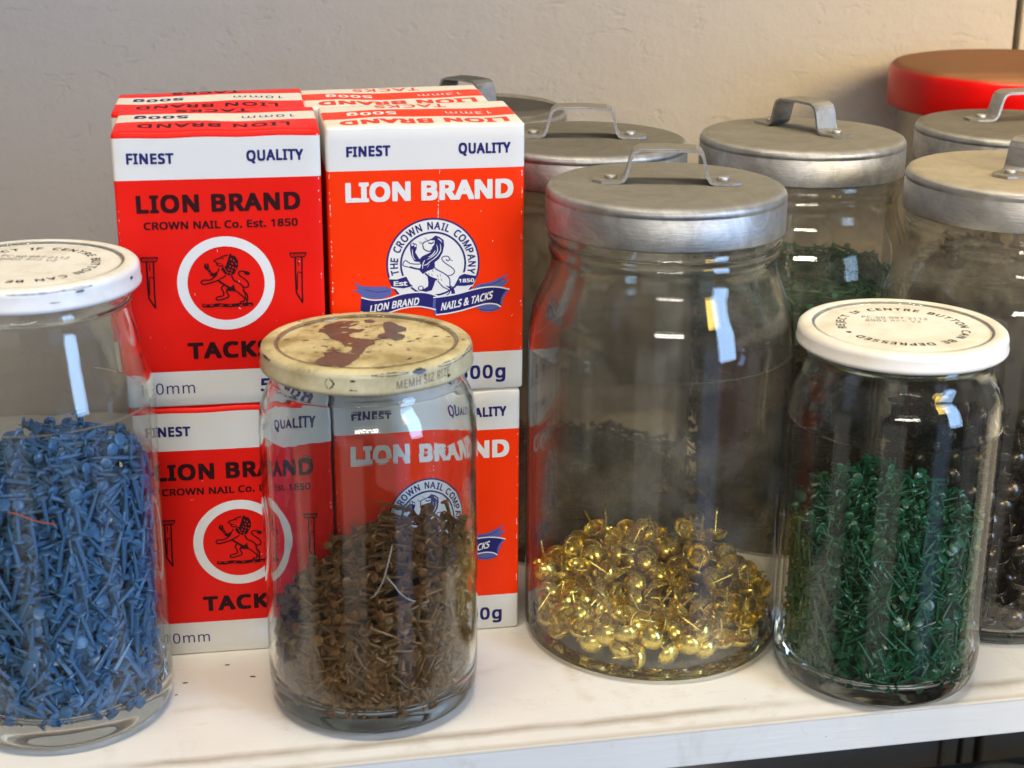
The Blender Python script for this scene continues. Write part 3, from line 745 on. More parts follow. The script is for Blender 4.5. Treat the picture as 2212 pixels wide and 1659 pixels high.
        def curve_text(txt, x0, x1, yb, slope, hgt, bend):
            V, F = glyphs(txt, 0.03, 1.05); c0, c1 = cap_h(0.03); xa, xb = V[:, 0].min(), V[:, 0].max()
            X = (V[:, 0] - xa) / (xb - xa); Y = (V[:, 1] - c0) / (c1 - c0)
            pts = [q(x0 + X_ * (x1 - x0) + Y_ * hgt * 0.18, yb + slope * X_ * (x1 - x0) + bend * 4 * X_ * (1 - X_) - Y_ * hgt) for X_, Y_ in zip(X, Y)]
            a.add(pts, F, 1, 5, 13)
        curve_text('NAILS & TACKS', 1240, 1765, 1122, -0.24, 82, 6)
        curve_text('LION BRAND', 520, 1015, 1145, -0.17, 78, -6)
        a.build('emblem', [I_navy, I_white, I_blue], root, onfront)
    return root

AL, AR = -0.028, -0.019
def col_pos(x0, y0, ang, back, up, dx=0.0):
    c, s_ = math.cos(ang), math.sin(ang); yy = back * (DD + 0.6)
    return (x0 + c * dx - s_ * yy, y0 + s_ * dx + c * yy, up * (HH + 0.35))
carton(col_pos(0, 0, AL, 0, 0), AL, 'L', 1, 'red carton with black lettering and white lion ring, standing on the shelf between two jars')
carton(col_pos(0, 0, AL, 0, 1), AL, 'L', 2, 'red carton with black lettering and white lion ring, upper front one of the left stack')
carton(col_pos(0, 0, AL, 1, 1, -3.0), AL, 'L', 3, 'red carton at upper left near the wall, only its striped top showing', front=False)
carton(col_pos(0, 0, AL, 1, 0, -2.0), AL, 'L', 4, 'red carton hidden in the lower back row under another red one', front=False)
carton(col_pos(77.2, 0.8, AR, 0, 0, -1.0), AR, 'R', 5, 'orange-red carton with white lettering standing on the shelf behind the brown tack jar')
carton(col_pos(77.2, 0.8, AR, 0, 1), AR, 'R', 6, 'orange-red carton with white lettering and round navy lion emblem, upper front right')
carton(col_pos(77.2, 0.8, AR, 1, 1, -5.0), AR, 'R', 7, 'orange-red and cream carton behind the emblem carton, only its striped top showing', front=False)
carton(col_pos(77.2, 0.8, AR, 1, 0, -5.5), AR, 'R', 8, 'orange-red carton hidden in the lower back row beside a dusty jar', front=False)

# ------------------------------------------------------------------ jars
def jar_shape(outer, t_w=2.1, t_b=6.0, seg=112, punt=2.0):
    """outer: (r, z) from the heel up to the lip; returns closed shell and an inner-radius function."""
    oz = np.array([p_[1] for p_ in outer]); orr = np.array([p_[0] for p_ in outer])
    o = [(0, punt)] + [(outer[0][0] - 6, punt), (outer[0][0] - 2.5, 0.6), (outer[0][0] - 1.0, 0.0)] + smooth_profile(outer, 4)
    zt = outer[-1][1]; rt_ = outer[-1][0]
    lip = [(rt_ - t_w * 0.35, zt + 0.7), (rt_ - t_w * 0.8, zt + 0.6)]
    inner = []
    for r, z in reversed(smooth_profile(outer, 4)):
        if z > t_b + 6: inner.append((r - t_w, z - 0.0))
    ri = inner[-1][0]
    inner += [(ri - 0.4, t_b + 4.2), (ri - 1.3, t_b + 2.5), (ri - 2.8, t_b + 1.1), (ri - 5.0, t_b + 0.2), (ri * 0.6, t_b + 0.2), (0, t_b + 1.0)]
    sp = smooth_profile(outer, 4); zz = np.array([p_[1] for p_ in sp]); rr = np.array([p_[0] for p_ in sp])
    def rin(z): return float(np.interp(z, zz, rr)) - t_w - (max(0, t_b + 5 - z) ** 1.5) * 0.32
    V, F = lathe(o + lip + inner, seg)
    return V, F, rin
def sm_outer(kind):
    if kind == 'brown': return [(34.5, 0.4), (37.6, 2.5), (39.2, 6.0), (39.7, 10.5), (39.9, 20), (39.9, 60), (39.9, 104), (39.8, 111), (39.2, 117), (37.6, 122), (35.6, 125.6), (34.2, 128), (34.0, 131), (34.8, 132.6), (34.0, 134.2), (33.6, 140.6)]
    if kind == 'green': return [(34.0, 0.4), (37.4, 2.5), (39.2, 6.5), (39.8, 12), (40.0, 25), (40.0, 60), (40.0, 103), (40.0, 110), (39.4, 116), (37.6, 121), (35.6, 124), (34.4, 126.5), (34.2, 130), (35.0, 131.6), (34.2, 133), (34.0, 141)]
    if kind == 'blue': return [(35.5, 0.4), (38.2, 2.5), (39.6, 6.0), (39.7, 12), (39.5, 25), (39.4, 60), (39.6, 95), (40.0, 112), (40.0, 119), (39.2, 127.5), (37.4, 136), (35.2, 146), (33.8, 152), (33.4, 157), (34.4, 158.6), (33.6, 160.4), (33.4, 171)]
    if kind == 'big': return [(48.5, 0.3), (51.2, 1.6), (52.2, 4.5), (52.6, 9), (52.7, 30), (52.7, 70), (52.7, 112), (52.6, 122), (52.0, 131), (50.0, 141), (46.4, 150), (44.6, 155), (44.2, 160), (44.9, 162.6), (44.4, 165), (45.2, 167), (44.4, 169), (44.0, 186)]
    if kind == 'back': return [(48, 0.3), (50.6, 1.6), (51.4, 4.5), (51.8, 9), (51.8, 30), (51.8, 70), (51.8, 112), (51.6, 124), (51.0, 133), (49.0, 142), (46.0, 150), (44.6, 155), (44.2, 160), (44.9, 162.6), (44.4, 165), (45.2, 167), (44.4, 169), (44.0, 186)]
    if kind == 'large': return [(62, 0.3), (66, 2), (68, 6), (68.5, 20), (68.5, 110), (68.5, 150), (68, 162), (67, 168), (67.5, 171), (67, 174), (67, 196)]
def twist_lid(r, z0, z1):
    """painted twist-off lid: curled hem, rounded shoulder, recessed ring on top."""
    return [(r - 2.0, z0 + 0.3), (r - 0.8, z0), (r, z0 + 0.7), (r + 0.1, z0 + 1.6), (r - 0.25, z0 + 2.3), (r - 0.25, z1 - 2.6), (r - 0.6, z1 - 1.2), (r - 1.6, z1 - 0.3), (r - 3.0, z1), (r - 5.0, z1 - 0.1), (r - 6.2, z1 - 0.9), (r - 7.4, z1 - 1.1),
            (r - 9.0, z1 - 0.9), (r - 9.6, z1 - 0.75), (r - 14, z1 - 0.72), (r - 22, z1 - 0.7), (r - 24.0, z1 - 0.95), (r - 25.4, z1 - 0.8), (r - 31, z1 - 0.6), (0, z1 - 0.5)]
def alu_lid(r, z0, z1):
    return [(r - 1.3, z0 + 1.0), (r - 1.2, z0), (r - 0.1, z0), (r, z0 + 0.6), (r, z1 - 5.2), (r - 0.35, z1 - 4.7), (r - 0.35, z1 - 4.2), (r + 0.05, z1 - 3.6), (r - 0.3, z1 - 2.2), (r - 1.2, z1 - 0.9), (r - 2.6, z1 - 0.25), (r - 4.5, z1), (r * 0.6, z1 - 0.05), (r * 0.3, z1 - 0.1), (0, z1 - 0.15)]
def strap_handle(lid, za, ctr, ang, span=43.0, hgt=12.5, width=12.5, thick=1.1):
    """bent strip handle riveted to the lid (child of the lid)."""
    h = span / 2
    path = [(-h - 7, 0), (-h - 3.5, 0), (-h + 3.0, 0), (-h + 5.2, 0.7), (-h + 6.4, 2.4), (-h + 7.4, hgt * 0.5), (-h + 8.3, hgt - 2.6), (-h + 9.1, hgt - 0.9), (-h + 10.8, hgt), (0, hgt + 0.35)]
    path = path + [(-x, z) for x, z in reversed(path[:-1])]
    P = [Vector((x, 0, z)) for x, z in path]; V, F = [], []
    n = len(P)
    for i, p_ in enumerate(P):
        d = (P[min(i + 1, n - 1)] - P[max(i - 1, 0)]).normalized(); nn = Vector((-d.z, 0, d.x))
        wd = width / 2
        if i in (0, n - 1): wd *= 0.55
        if i in (1, n - 2): wd *= 0.93
        for sy in (-1, 1):
            for st in (0, 1):
                q = p_ + nn * (thick * st); V.append((q.x, sy * wd, q.z))
    for i in range(n - 1):
        a, b = 4 * i, 4 * (i + 1)
        F += [(a, b, b + 2, a + 2), (a + 1, a + 3, b + 3, b + 1), (a, a + 1, b + 1, b), (a + 2, b + 2, b + 3, a + 3)]
    F += [(0, 2, 3, 1), (4 * n - 4, 4 * n - 3, 4 * n - 1, 4 * n - 2)]
    me = mesh('strap_handle', V, F, M_strap, None, False)
    hd = link('strap_handle', me, lid, (ctr[0], ctr[1], za + 0.1), ang)
    for sx in (-1, 1):
        V, F = lathe([(2.4, thick), (2.5, thick + 0.9), (2.2, thick + 1.6), (1.3, thick + 1.9), (0, thick + 2.0)], 18)
        c, s_ = math.cos(ang), math.sin(ang)
        link('rivet', mesh('rivet', V, F, M_strap), lid, (ctr[0] + sx * h * c, ctr[1] + sx * h * s_, za + 0.1))
def make_jar(kind, loc, label, gmat, name='glass_jar', group='lidded glass jars on the shelf', rot=0.0, t_w=2.1, t_b=6.0):
    root = empty(name, loc, rot, label, 'jar', group)
    V, F, rin = jar_shape(sm_outer(kind), t_w, {'blue': 10.0, 'brown': 8.0, 'green': 8.0}.get(kind, t_b))
    link('jar_body', mesh('jar_body', V, F, gmat), root)
    return root, rin
def add_lid(root, prof, m_, wob=0.0, seg=112):
    V, F = lathe(prof, seg, wob=wob); return link('lid', mesh('lid', V, F, m_), root)

CLEAR = (0.972, 0.98, 0.972)
G_blue = glass_mat('clear_glass_tall', CLEAR, 0.010, 14, 122); G_brown = glass_mat('clear_glass_small', CLEAR, 0.010, 1000, 107); G_green = glass_mat('clear_glass_squat', CLEAR, 0.008, 12, 106)
G_big = glass_mat('dusty_clear_glass', (0.955, 0.95, 0.925), 0.065, 2.0, 124, (0.60, 0.57, 0.50)); G_back = glass_mat('grimy_clear_glass', (0.93, 0.915, 0.87), 0.15, 3.5, 1000, (0.44, 0.40, 0.32)); G_black = glass_mat('dust_shouldered_glass', (0.95, 0.945, 0.92), 0.02, 6.5, 1000, (0.42, 0.38, 0.30), 0.17, 128); G_grime = glass_mat('very_grimy_glass', (0.86, 0.84, 0.78), 0.30, 3.5, 1000, (0.46, 0.43, 0.36))

P_BLUE, P_BROWN, P_GREEN, P_BIG = (-29.2, -29.8, 0), (86.5, -40.7, 0), (284.6, -58.0, 0), (206.2, -7.6, 0)
P_BLACK, P_BACK3, P_BACK2, P_BACK1, P_RBACK, P_RED = (356.4, -4.4, 0), (299.6, 93.0, 0), (198.4, 96.6, 0), (166.7, 200.5, 0), (408.6, 101.5, 0), (472.0, 212.0, 0)

jb, rin_blue = make_jar('blue', P_BLUE, 'tall glass jar of blue tacks with a chipped white lid, at the left edge', G_blue)
lid = add_lid(jb, twist_lid(37.9, 163.4, 172.0), M_lid_white2, 0.003)
def lid_text(lid, ztop, start, date=True, cap=3.2, r=21.3):
    a = Art()
    a.arc('REJECT IF CENTRE BUTTON CAN BE DEPRESSED * ', 0, 0, r, cap, start, start - 360, 0, 0, 0.018, 0.92)
    a.build('lettering', [I_black], lid, lambda u, v, l: (u, v, ztop + 0.06))
    if date:
        a = Art()
        a.text('PC-60 097 2112', -12.5, 12.0, 8.2, 11.0, 0, 0, 0.0, 1.1); a.text('8002 866 V2', -11.5, 9.0, 4.0, 6.8, 0, 0, 0.0, 1.1)
        c, s_ = math.cos(-0.30), math.sin(-0.30)
        a.build('date_code', [I_grey], lid, lambda u, v, l: (u * c - v * s_ - 1, u * s_ + v * c + 1.5, ztop + 0.12))
lid_text(lid, 171.30, 150)
jn, rin_brown = make_jar('brown', P_BROWN, 'glass jar of brown rusty tacks with a worn cream lid, in front of the cartons', G_brown)
lid_c = add_lid(jn, twist_lid(38.4, 132.6, 141.4), M_lid_cream, 0.004)
jg, rin_green = make_jar('green', P_GREEN, 'glass jar of green tacks with a clean white lid, at the front shelf edge', G_green)
lid = add_lid(jg, twist_lid(38.8, 134.6, 142.1), M_lid_white, 0.002)
lid_text(lid, 141.40, 178)
jB, rin_big = make_jar('big', P_BIG, 'large glass jar of brass upholstery nails with an aluminium lid, centre of the shelf', G_big, t_b=4.0)
lid = add_lid(jB, alu_lid(46.3, 171.4, 187.9), M_alu)
strap_handle(lid, 187.8, (0.6, 1.5), math.radians(-15))
jk, rin_black = make_jar('big', P_BLACK, 'large glass jar of black upholstery nails with a warm-lit dusty aluminium lid, right edge', G_black, t_b=4.0)
lid = add_lid(jk, alu_lid(46.3, 171.4, 187.9), M_alu_pale); strap_handle(lid, 187.8, (6.5, -1.0), math.radians(30))
j3, rin_3 = make_jar('back', P_BACK3, 'glass jar with green and dark tacks and an aluminium lid, behind the white-lidded jar', G_back, t_b=4.0)
lid = add_lid(j3, alu_lid(46.3, 171.4, 187.7), M_alu); strap_handle(lid, 187.6, (3.0, 8.0), math.radians(-64), 40.5)
j2, rin_2 = make_jar('back', P_BACK2, 'glass jar with an aluminium lid half hidden behind the emblem carton', G_grime, t_b=4.0)
lid = add_lid(j2, alu_lid(46.3, 171.4, 187.9), M_alu_dim); strap_handle(lid, 187.8, (-0.5, 1.0), math.radians(-13.6))
j1, rin_1 = make_jar('back', P_BACK1, 'glass jar by the wall with a dark aluminium lid, rearmost behind the cartons', G_grime, t_b=4.0)
lid = add_lid(j1, alu_lid(47.0, 168.5, 185.0), M_alu_dim); strap_handle(lid, 184.9, (-4.0, -6.0), math.radians(-52), 40.0, 15.0)
jr, rin_r = make_jar('back', P_RBACK, 'glass jar with an aluminium lid in front of the red-lidded jar', G_back, t_b=4.0)
lid = add_lid(jr, alu_lid(46.3, 171.4, 187.9), M_alu_dim); strap_handle(lid, 187.8, (9.0, 9.5), math.radians(-4))
jR, rin_R = make_jar('large', P_RED, 'big glass jar with a dusty red lid in the far right corner', G_back, t_b=5.0)
lid = add_lid(jR, [(71.5, 178.4), (72.6, 177.6), (73.0, 178.6), (73.0, 194), (72.3, 197.2), (70.2, 199.3), (67, 200), (40, 199.6), (0, 199.2)], M_lid_red)
a = Art(); 
V, F = boxmesh(-14, 16, -62, -54, 0, 0.25)
link('paper_sticker', mesh('paper_sticker', V, F, paint_mat('faded_paper', (0.33, 0.25, 0.13), 0.8), None, False), lid, (12, 0, 199.9), 0.02)

# wear on the cream lid: bare lacquer patches and chips of their own shape
A_ = [(-16.3, 14.4), (-14.6, 20.1), (-11.7, 24.2), (-7.6, 26.6), (-2.7, 27.0), (-0.0, 24.5), (-1.7, 20.9), (-5.0, 17.7), (-3.9, 16.0), (1.2, 15.9), (-0.9, 11.7), (-4.4, 10.8), (-5.6, 6.6), (-3.7, 4.8), (-1.4, 3.0), (1.0, 1.8), (2.9, 0.1), (2.6, -4.2), (0.0, -6.6), (-2.1, -11.1), (-4.4, -17.6), (-6.9, -23.2), (-9.3, -27.4), (-13.5, -29.0), (-17.7, -27.6), (-20.7, -21.4), (-18.4, -17.8), (-16.6, -15.4), (-15.4, -10.2), (-13.3, -5.0), (-11.7, -5.3), (-11.4, -10.9), (-9.1, -12.6), (-6.5, -10.3), (-5.7, -6.3), (-8.4, -4.4), (-9.5, 1.5), (-12.1, 4.8), (-12.9, 9.3), (-14.3, 12.5)]
B_ = [(8.9, 23.0), (11.9, 23.2), (13.8, 17.5), (16.1, 14.8), (15.7, 10.4), (12.3, 8.7), (14.8, 5.3), (12.8, -0.2), (10.1, -1.9), (8.8, 1.2), (5.5, 1.1), (3.2, 0.3), (4.8, 6.3), (8.2, 10.1), (7.5, 14.8)]
C_ = [(1.9, 26.5), (4.7, 27.6), (5.9, 25.1), (4.9, 22.1), (2.4, 23.3)]
prof_c = twist_lid(38.4, 132.6, 141.4); pr = np.array([p_[0] for p_ in prof_c[8:]][::-1]); pz = np.array([p_[1] for p_ in prof_c[8:]][::-1])
def roughen(P, amp=0.5, n=5, seed=3):
    rr = random.Random(seed); o = []
    for i, p_ in enumerate(P):
        q = P[(i + 1) % len(P)]
        for k in range(n):
            s_ = k / n; o.append((p_[0] + (q[0] - p_[0]) * s_ + rr.uniform(-amp, amp) * 0.8, p_[1] + (q[1] - p_[1]) * s_ + rr.uniform(-amp, amp)))
    return o
def on_lid(u, v, l):
    r = math.hypot(u, v); return (u, v, float(np.interp(r, pr, pz)) + 0.10 + 0.05 * l)
from mathutils.geometry import tessellate_polygon
def patch(P, mi, a, lay=0):
    # clip fine triangles so that the patch follows the ring groove
    a.poly(P, mi, lay)
a = Art()
for i, P in enumerate((A_, B_, C_)): patch(roughen(P, 0.45, 5, i + 3), 0, a)
for i in range(170):
    an = random.uniform(0, 2 * PI); r = random.uniform(4, 35); s_ = random.choice((0.12, 0.2, 0.3, 0.7)) * random.uniform(0.7, 1.2)
    P = [(r * math.cos(an) + s_ * random.uniform(0.5, 1.6) * math.cos(t_) * 1.5, r * math.sin(an) + s_ * random.uniform(0.3, 1.0) * math.sin(t_)) for t_ in np.linspace(0, 2 * PI, 8, endpoint=False)]
    a.poly(P, random.choice((0, 1, 1)), 1)
for i in range(46):                                        # islands of paint left inside the bare patches
    cx_, cy_ = random.choice(A_ + B_ + A_); cx_ += random.uniform(-2.5, 2.5); cy_ += random.uniform(-2.5, 2.5); s_ = random.uniform(0.25, 0.9)
    a.poly([(cx_ + s_ * random.uniform(0.5, 1.8) * math.cos(t_) * 1.4, cy_ + s_ * random.uniform(0.3, 1.0) * math.sin(t_)) for t_ in np.linspace(0, 2 * PI, 9, endpoint=False)], 2, 3)
for i in range(26):                                        # scratches
    an = random.uniform(0, 2 * PI); r = random.uniform(6, 33); d_ = random.uniform(0, 2 * PI); l_ = random.uniform(1, 4)
    p0 = np.array([r * math.cos(an), r * math.sin(an)]); dv = np.array([math.cos(d_), math.sin(d_)])
    a.stroke([p0, p0 + dv * l_ * 0.5 + rng.normal(size=2) * 0.4, p0 + dv * l_], random.uniform(0.10, 0.22), 1, 2, True)
link_ = a.build('worn_patch', [M_patch, M_chip, M_lid_cream], lid_c, on_lid)
# subdivide the big patches so they drape over the grooves
import bmesh
bm = bmesh.new(); bm.from_mesh(link_.data)
bmesh.ops.subdivide_edges(bm, edges=[e_ for e_ in bm.edges if e_.calc_length() > 0.003], cuts=3, use_grid_fill=False)
for v_ in bm.verts:
    r = math.hypot(v_.co.x, v_.co.y) / MM; v_.co.z = max(v_.co.z, (float(np.interp(r, pr, pz)) + 0.12) * MM)
bm.to_mesh(link_.data); bm.free()
# chips along the rim edge and handwriting on its side
a = Art()
def rim_stroke(a0, a1, z, wid, seed, mi=0):
    rr = random.Random(seed); n = 14; top, bot = [], []
    for k in range(n + 1):
        an = a0 + (a1 - a0) * k / n; ww = wid * (0.3 + 0.7 * math.sin(PI * k / n)) * rr.uniform(0.5, 1.2)
        top.append((an, z + ww / 2)); bot.append((an, z - ww / 2))
    a.poly(top + bot[::-1], mi, 0)
camdir = math.degrees(math.atan2(-591.7 + 40.7, 31.2 - 86.5))
for (d0, d1, z, wd, mi) in ((-38, -25, 140.3, 1.0, 0), (2, 22, 140.1, 1.1, 0), (24, 32, 139.9, 2.2, 0), (40, 66, 140.0, 1.3, 0), (66, 84, 140.2, 1.2, 0), (-22, -17, 137.0, 4.2, 0), (-10, -5, 134.6, 1.6, 0), (46, 49, 135.6, 1.0, 0), (-55, -30, 133.3, 0.8, 0), (30, 44, 133.3, 0.5, 0), (-75, -62, 139.9, 0.9, 0), (-9, -6, 138.3, 0.8, 0)):
    rim_stroke(math.radians(camdir + d0), math.radians(camdir + d1), z, wd, int(abs(d0) * 7 + 1), mi)
# illegible pencilled note
V, F = glyphs('MEMH SIZ RIZE', -0.004, 1.1); c0, c1 = cap_h(-0.004); xa, xb = V[:, 0].min(), V[:, 0].max()
a.add([(math.radians(camdir + 15 + 33 * (x - xa) / (xb - xa)), 134.6 + 3.0 * (y - c0) / (c1 - c0) + 1.4 * (x - xa) / (xb - xa)) for x, y in V], F, 1, 0)
def on_rim(an, z, l):
    r = 38.4 - 0.25
    if z > 138.8: r = float(np.interp(z, [138.8, 140.2, 141.1], [38.15, 37.8, 36.8]))
    return ((r + 0.10) * math.cos(an), (r + 0.10) * math.sin(an), z)
a.build('rim_marks', [M_chip, I_grey], lid_c, on_rim)
# chips on the blue jar's lid
lidb = [c_ for c_ in jb.children if c_.name.startswith('lid')][0]
a = Art(); cdb = math.degrees(math.atan2(-591.7 + 29.8, 31.2 + 29.2))
for (d0, d1, z, wd) in ((-12, 14, 170.6, 0.5), (14, 32, 170.7, 0.7), (22, 27, 169.6, 0.9), (61, 64, 168.6, 1.6), (8, 14, 167.0, 0.35)):
    rim_stroke(math.radians(cdb + d0), math.radians(cdb + d1), z, wd, int(abs(d0) * 5 + 2), 0)
def on_rim_b(an, z, l):
    r = 37.65 if z < 169.4 else float(np.interp(z, [169.4, 170.8, 171.7], [37.65, 37.3, 36.3]))
    return ((r + 0.12) * math.cos(an), (r + 0.12) * math.sin(an), z)
a.build('rim_marks', [M_chip], lidb, on_rim_b)

# ------------------------------------------------------------------ tacks and nails
def tack(length, head_r, shank, seg=10, head_t=0.55, bend=0.0, square=True, dome=0.25):
    """cut tack: tapered square shank under a thin, slightly uneven head; origin in the middle."""
    V, F = [], []
    rr = random.Random(int(length * 100))
    prof = [(0, length / 2 + dome), (head_r * 0.6, length / 2 + dome * 0.7), (head_r, length / 2 - 0.05), (head_r * 0.96, length / 2 - head_t), (shank * 0.75, length / 2 - head_t - 0.25)]
    V, F = lathe([(r, z) for r, z in prof][::-1], seg)
    n = 4; base = len(V)
    for s_, z in ((1.0, length / 2 - head_t - 0.1), (0.88, length * 0.22), (0.66, -length * 0.12), (0.38, -length * 0.32)):
        for k in range(4):
            a = PI / 4 + k * PI / 2
            V.append((shank * s_ * math.cos(a) * 0.72 + bend * (z / length) ** 2, shank * s_ * math.sin(a) * 0.72 * 0.85, z))
    V.append((bend * 0.25, 0, -length / 2)); tip = len(V) - 1
    for i in range(3):
        for k in range(4):
            k2 = (k + 1) % 4; a0 = base + i * 4
            F.append((a0 + k2, a0 + k, a0 + 4 + k, a0 + 4 + k2))
    for k in range(4): F.append((base + 12 + (k + 1) % 4, base + 12 + k, tip))
    return V, F
def dome_nail(R=5.3, h=4.1, pin=14.0, seg=18):
    prof = []
    for k in range(7):
        a = PI / 2 * k / 6; prof.append((R * math.sin(a), h * math.cos(a)))
    prof += [(R * 1.0, -0.25), (R * 0.93, -0.3), (R * 0.90, 0.1)]
    for k in range(1, 6):
        a = PI / 2 * (1 - k / 6); prof.append(((R - 0.5) * math.sin(a), (h - 0.5) * math.cos(a)))
    prof.append((0.75, h - 0.6)); prof += [(0.62, h - 1.2), (0.55, -pin * 0.5), (0.50, -pin + h + 1.2), (0.0, -pin + h - 0.4)]
    V, F = lathe(prof[::-1], seg); return V, F

def rand_dirs(n, flat=1.0):
    d = rng.normal(size=(n, 3)); d[:, 2] *= flat
    return d / np.linalg.norm(d, axis=1)[:, None]
def quat_from_dir(d, spin):
    return Vector((0, 0, 1)).rotation_difference(Vector(d)) @ __import__('mathutils').Quaternion((0, 0, 1), spin)
CAMP = np.array([31.174, -591.721, 310.8])

def tack_heap(jar_loc, rin, z0, top_fn, metas, label, name, group, cat, length, n_shell, n_top, stuff_name, stuff_label, stuff_cat, depth=9.0, n_ind=300, core_mat=None, flat=0.8, margin=0.7):
    """Tacks packed against the glass and over the heap's surface; the nearest n_ind are things, the rest one mass."""
    variants = [mesh(name, *tack_args, tack_mat_) for (tack_args, tack_mat_) in metas]
    pos, dirs, out_l = [], [], []
    jx, jy, _ = jar_loc
    tries = 0
    want = n_shell
    ca = math.atan2(CAMP[1] - jy, CAMP[0] - jx)
    while len(pos) < n_shell + n_top and tries < 200000:
        tries += 1
        top_layer = len(pos) >= n_shell
        if not top_layer:
            f_ = len(pos) / n_shell; lay = 0 if f_ < 0.24 else (1 if f_ < 0.58 else 2)
            gap = (0.5, 2.8, 5.8)[lay] * depth / 7.0 + rng.random() * 1.2
            an = ca + rng.normal() * 0.95 if rng.random() < 0.8 else rng.uniform(0, 2 * PI)
            x_, y_ = math.cos(an), math.sin(an)
            rr0 = rin(60) - margin - gap
            zt = top_fn(x_ * rr0, y_ * rr0)
            if zt < z0 + 2: continue
            z = z0 + 0.8 + rng.random() * (zt - z0 - 1.5)
            r = rin(z) - margin - gap
            if lay == 0 and pos:
                q = np.array(pos[-2000:]); cc = np.array([x_ * r, y_ * r, z])
                if ((q - cc) ** 2).sum(1).min() < (length * 0.30) ** 2: continue
            elif lay == 1:
                q = np.array(pos[int(n_shell * 0.24):]); cc = np.array([x_ * r, y_ * r, z])
                if len(q) and ((q - cc) ** 2).sum(1).min() < (length * 0.17) ** 2: continue
        else:
            lay = 3
            r = rin(60) * math.sqrt(rng.random()); an = rng.uniform(0, 2 * PI); x_, y_ = math.cos(an), math.sin(an)
            zt = top_fn(x_ * r, y_ * r)
            z = zt - rng.random() ** 1.3 * 6.0 + 0.3
            if z < z0 + 0.8: continue
        c = np.array([x_ * r, y_ * r, z]); d = rand_dirs(1, flat if not top_layer else 0.22)[0]
        if not top_layer: c[2] = min(c[2], zt + 0.8 - abs(d[2]) * length * 0.5); c[2] = max(c[2], z0 + 0.8)
        # lie against the wall
        rad = np.array([x_, y_, 0.0])
        if lay < 2 or r > rin(z) - 5: d = d - rad * (d @ rad) * (0.85 if lay == 0 else 0.7); d /= np.linalg.norm(d)
        if lay in (0, 1) and rng.random() < 0.16: d = rad + rng.normal(size=3) * 0.45; d /= np.linalg.norm(d); c[:2] -= rad[:2] * length * 0.42; r = math.hypot(c[0], c[1])
        ok = True
        for _ in range(6):
            ok = True
            for sgn in (-1, 1):
                e_ = c + d * sgn * length / 2
                er = math.hypot(e_[0], e_[1]); lim = rin(max(e_[2], z0 + 4)) - margin - (1.2 if sgn == 1 else 0.2)
                if er > lim:
                    c[:2] -= e_[:2] / er * (er - lim) * 0.9; ok = False
                if e_[2] < z0 + 0.5: c[2] += (z0 + 0.5 - e_[2]); ok = False
            if ok: break
        if not ok: continue
        if c[2] + abs(d[2]) * length * 0.5 > top_fn(c[0], c[1]) + 2.6: continue
        pos.append(c); dirs.append(d)
    pos = np.array(pos); dirs = np.array(dirs)
    toc = CAMP - np.array([jx, jy, 0]); toc = toc / np.linalg.norm(toc)
    wall_gap = np.array([rin(p_[2]) - math.hypot(p_[0], p_[1]) for p_ in pos])
    topgap = np.array([max(0.0, top_fn(p_[0], p_[1]) - p_[2]) for p_ in pos])
    vis = (pos @ toc) / 40.0 - np.minimum(wall_gap, topgap * 1.2) * 0.12
    order = np.argsort(-vis)
    n_ind = min(n_ind, len(order))
    for i in order[:n_ind]:
        me = variants[rng.integers(len(variants))]
        o = bpy.data.objects.new(name, me); COL.objects.link(o)
        o.rotation_mode = 'QUATERNION'; o.rotation_quaternion = quat_from_dir(dirs[i], rng.uniform(0, 6.28))
        o.location = Vector((pos[i][0] + jx, pos[i][1] + jy, pos[i][2])) * MM
        tag(o, label, cat, group)
    VV, FF, II = [], [], []
    geo = [(np.array(ta[0]), ta[1]) for ta, _ in metas]
    for i in order[n_ind:]:
        gv, gf = geo[rng.integers(len(geo))]
        Rm = np.array(quat_from_dir(dirs[i], rng.uniform(0, 6.28)).to_matrix())
        v = gv @ Rm.T + pos[i]; b0 = len(VV)
        VV += [tuple(x) for x in v]; FF += [tuple(j + b0 for j in f) for f in gf]; II += [0] * len(gf)
    # dark core of the heap; shade between the tacks is put into its colour
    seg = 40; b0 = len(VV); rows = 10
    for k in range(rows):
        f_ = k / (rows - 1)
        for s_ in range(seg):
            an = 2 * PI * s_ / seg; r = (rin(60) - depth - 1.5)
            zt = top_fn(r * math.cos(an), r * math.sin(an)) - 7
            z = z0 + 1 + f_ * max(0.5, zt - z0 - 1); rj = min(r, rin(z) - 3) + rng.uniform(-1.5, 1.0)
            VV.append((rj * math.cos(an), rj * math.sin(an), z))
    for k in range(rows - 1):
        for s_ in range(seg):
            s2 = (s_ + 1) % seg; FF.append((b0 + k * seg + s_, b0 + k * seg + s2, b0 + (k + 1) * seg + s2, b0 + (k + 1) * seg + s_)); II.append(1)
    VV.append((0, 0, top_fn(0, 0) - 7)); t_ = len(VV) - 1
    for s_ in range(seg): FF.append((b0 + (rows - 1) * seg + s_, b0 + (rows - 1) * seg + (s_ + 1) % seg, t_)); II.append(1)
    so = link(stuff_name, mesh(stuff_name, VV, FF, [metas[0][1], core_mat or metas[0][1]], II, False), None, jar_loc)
    tag(so, stuff_label, stuff_cat, group, 'stuff')

def dark_of(name, col):  # core colour darker than the tacks, holding the shade inside a heap
    return paint_mat(name, col, 0.8, 0.3)
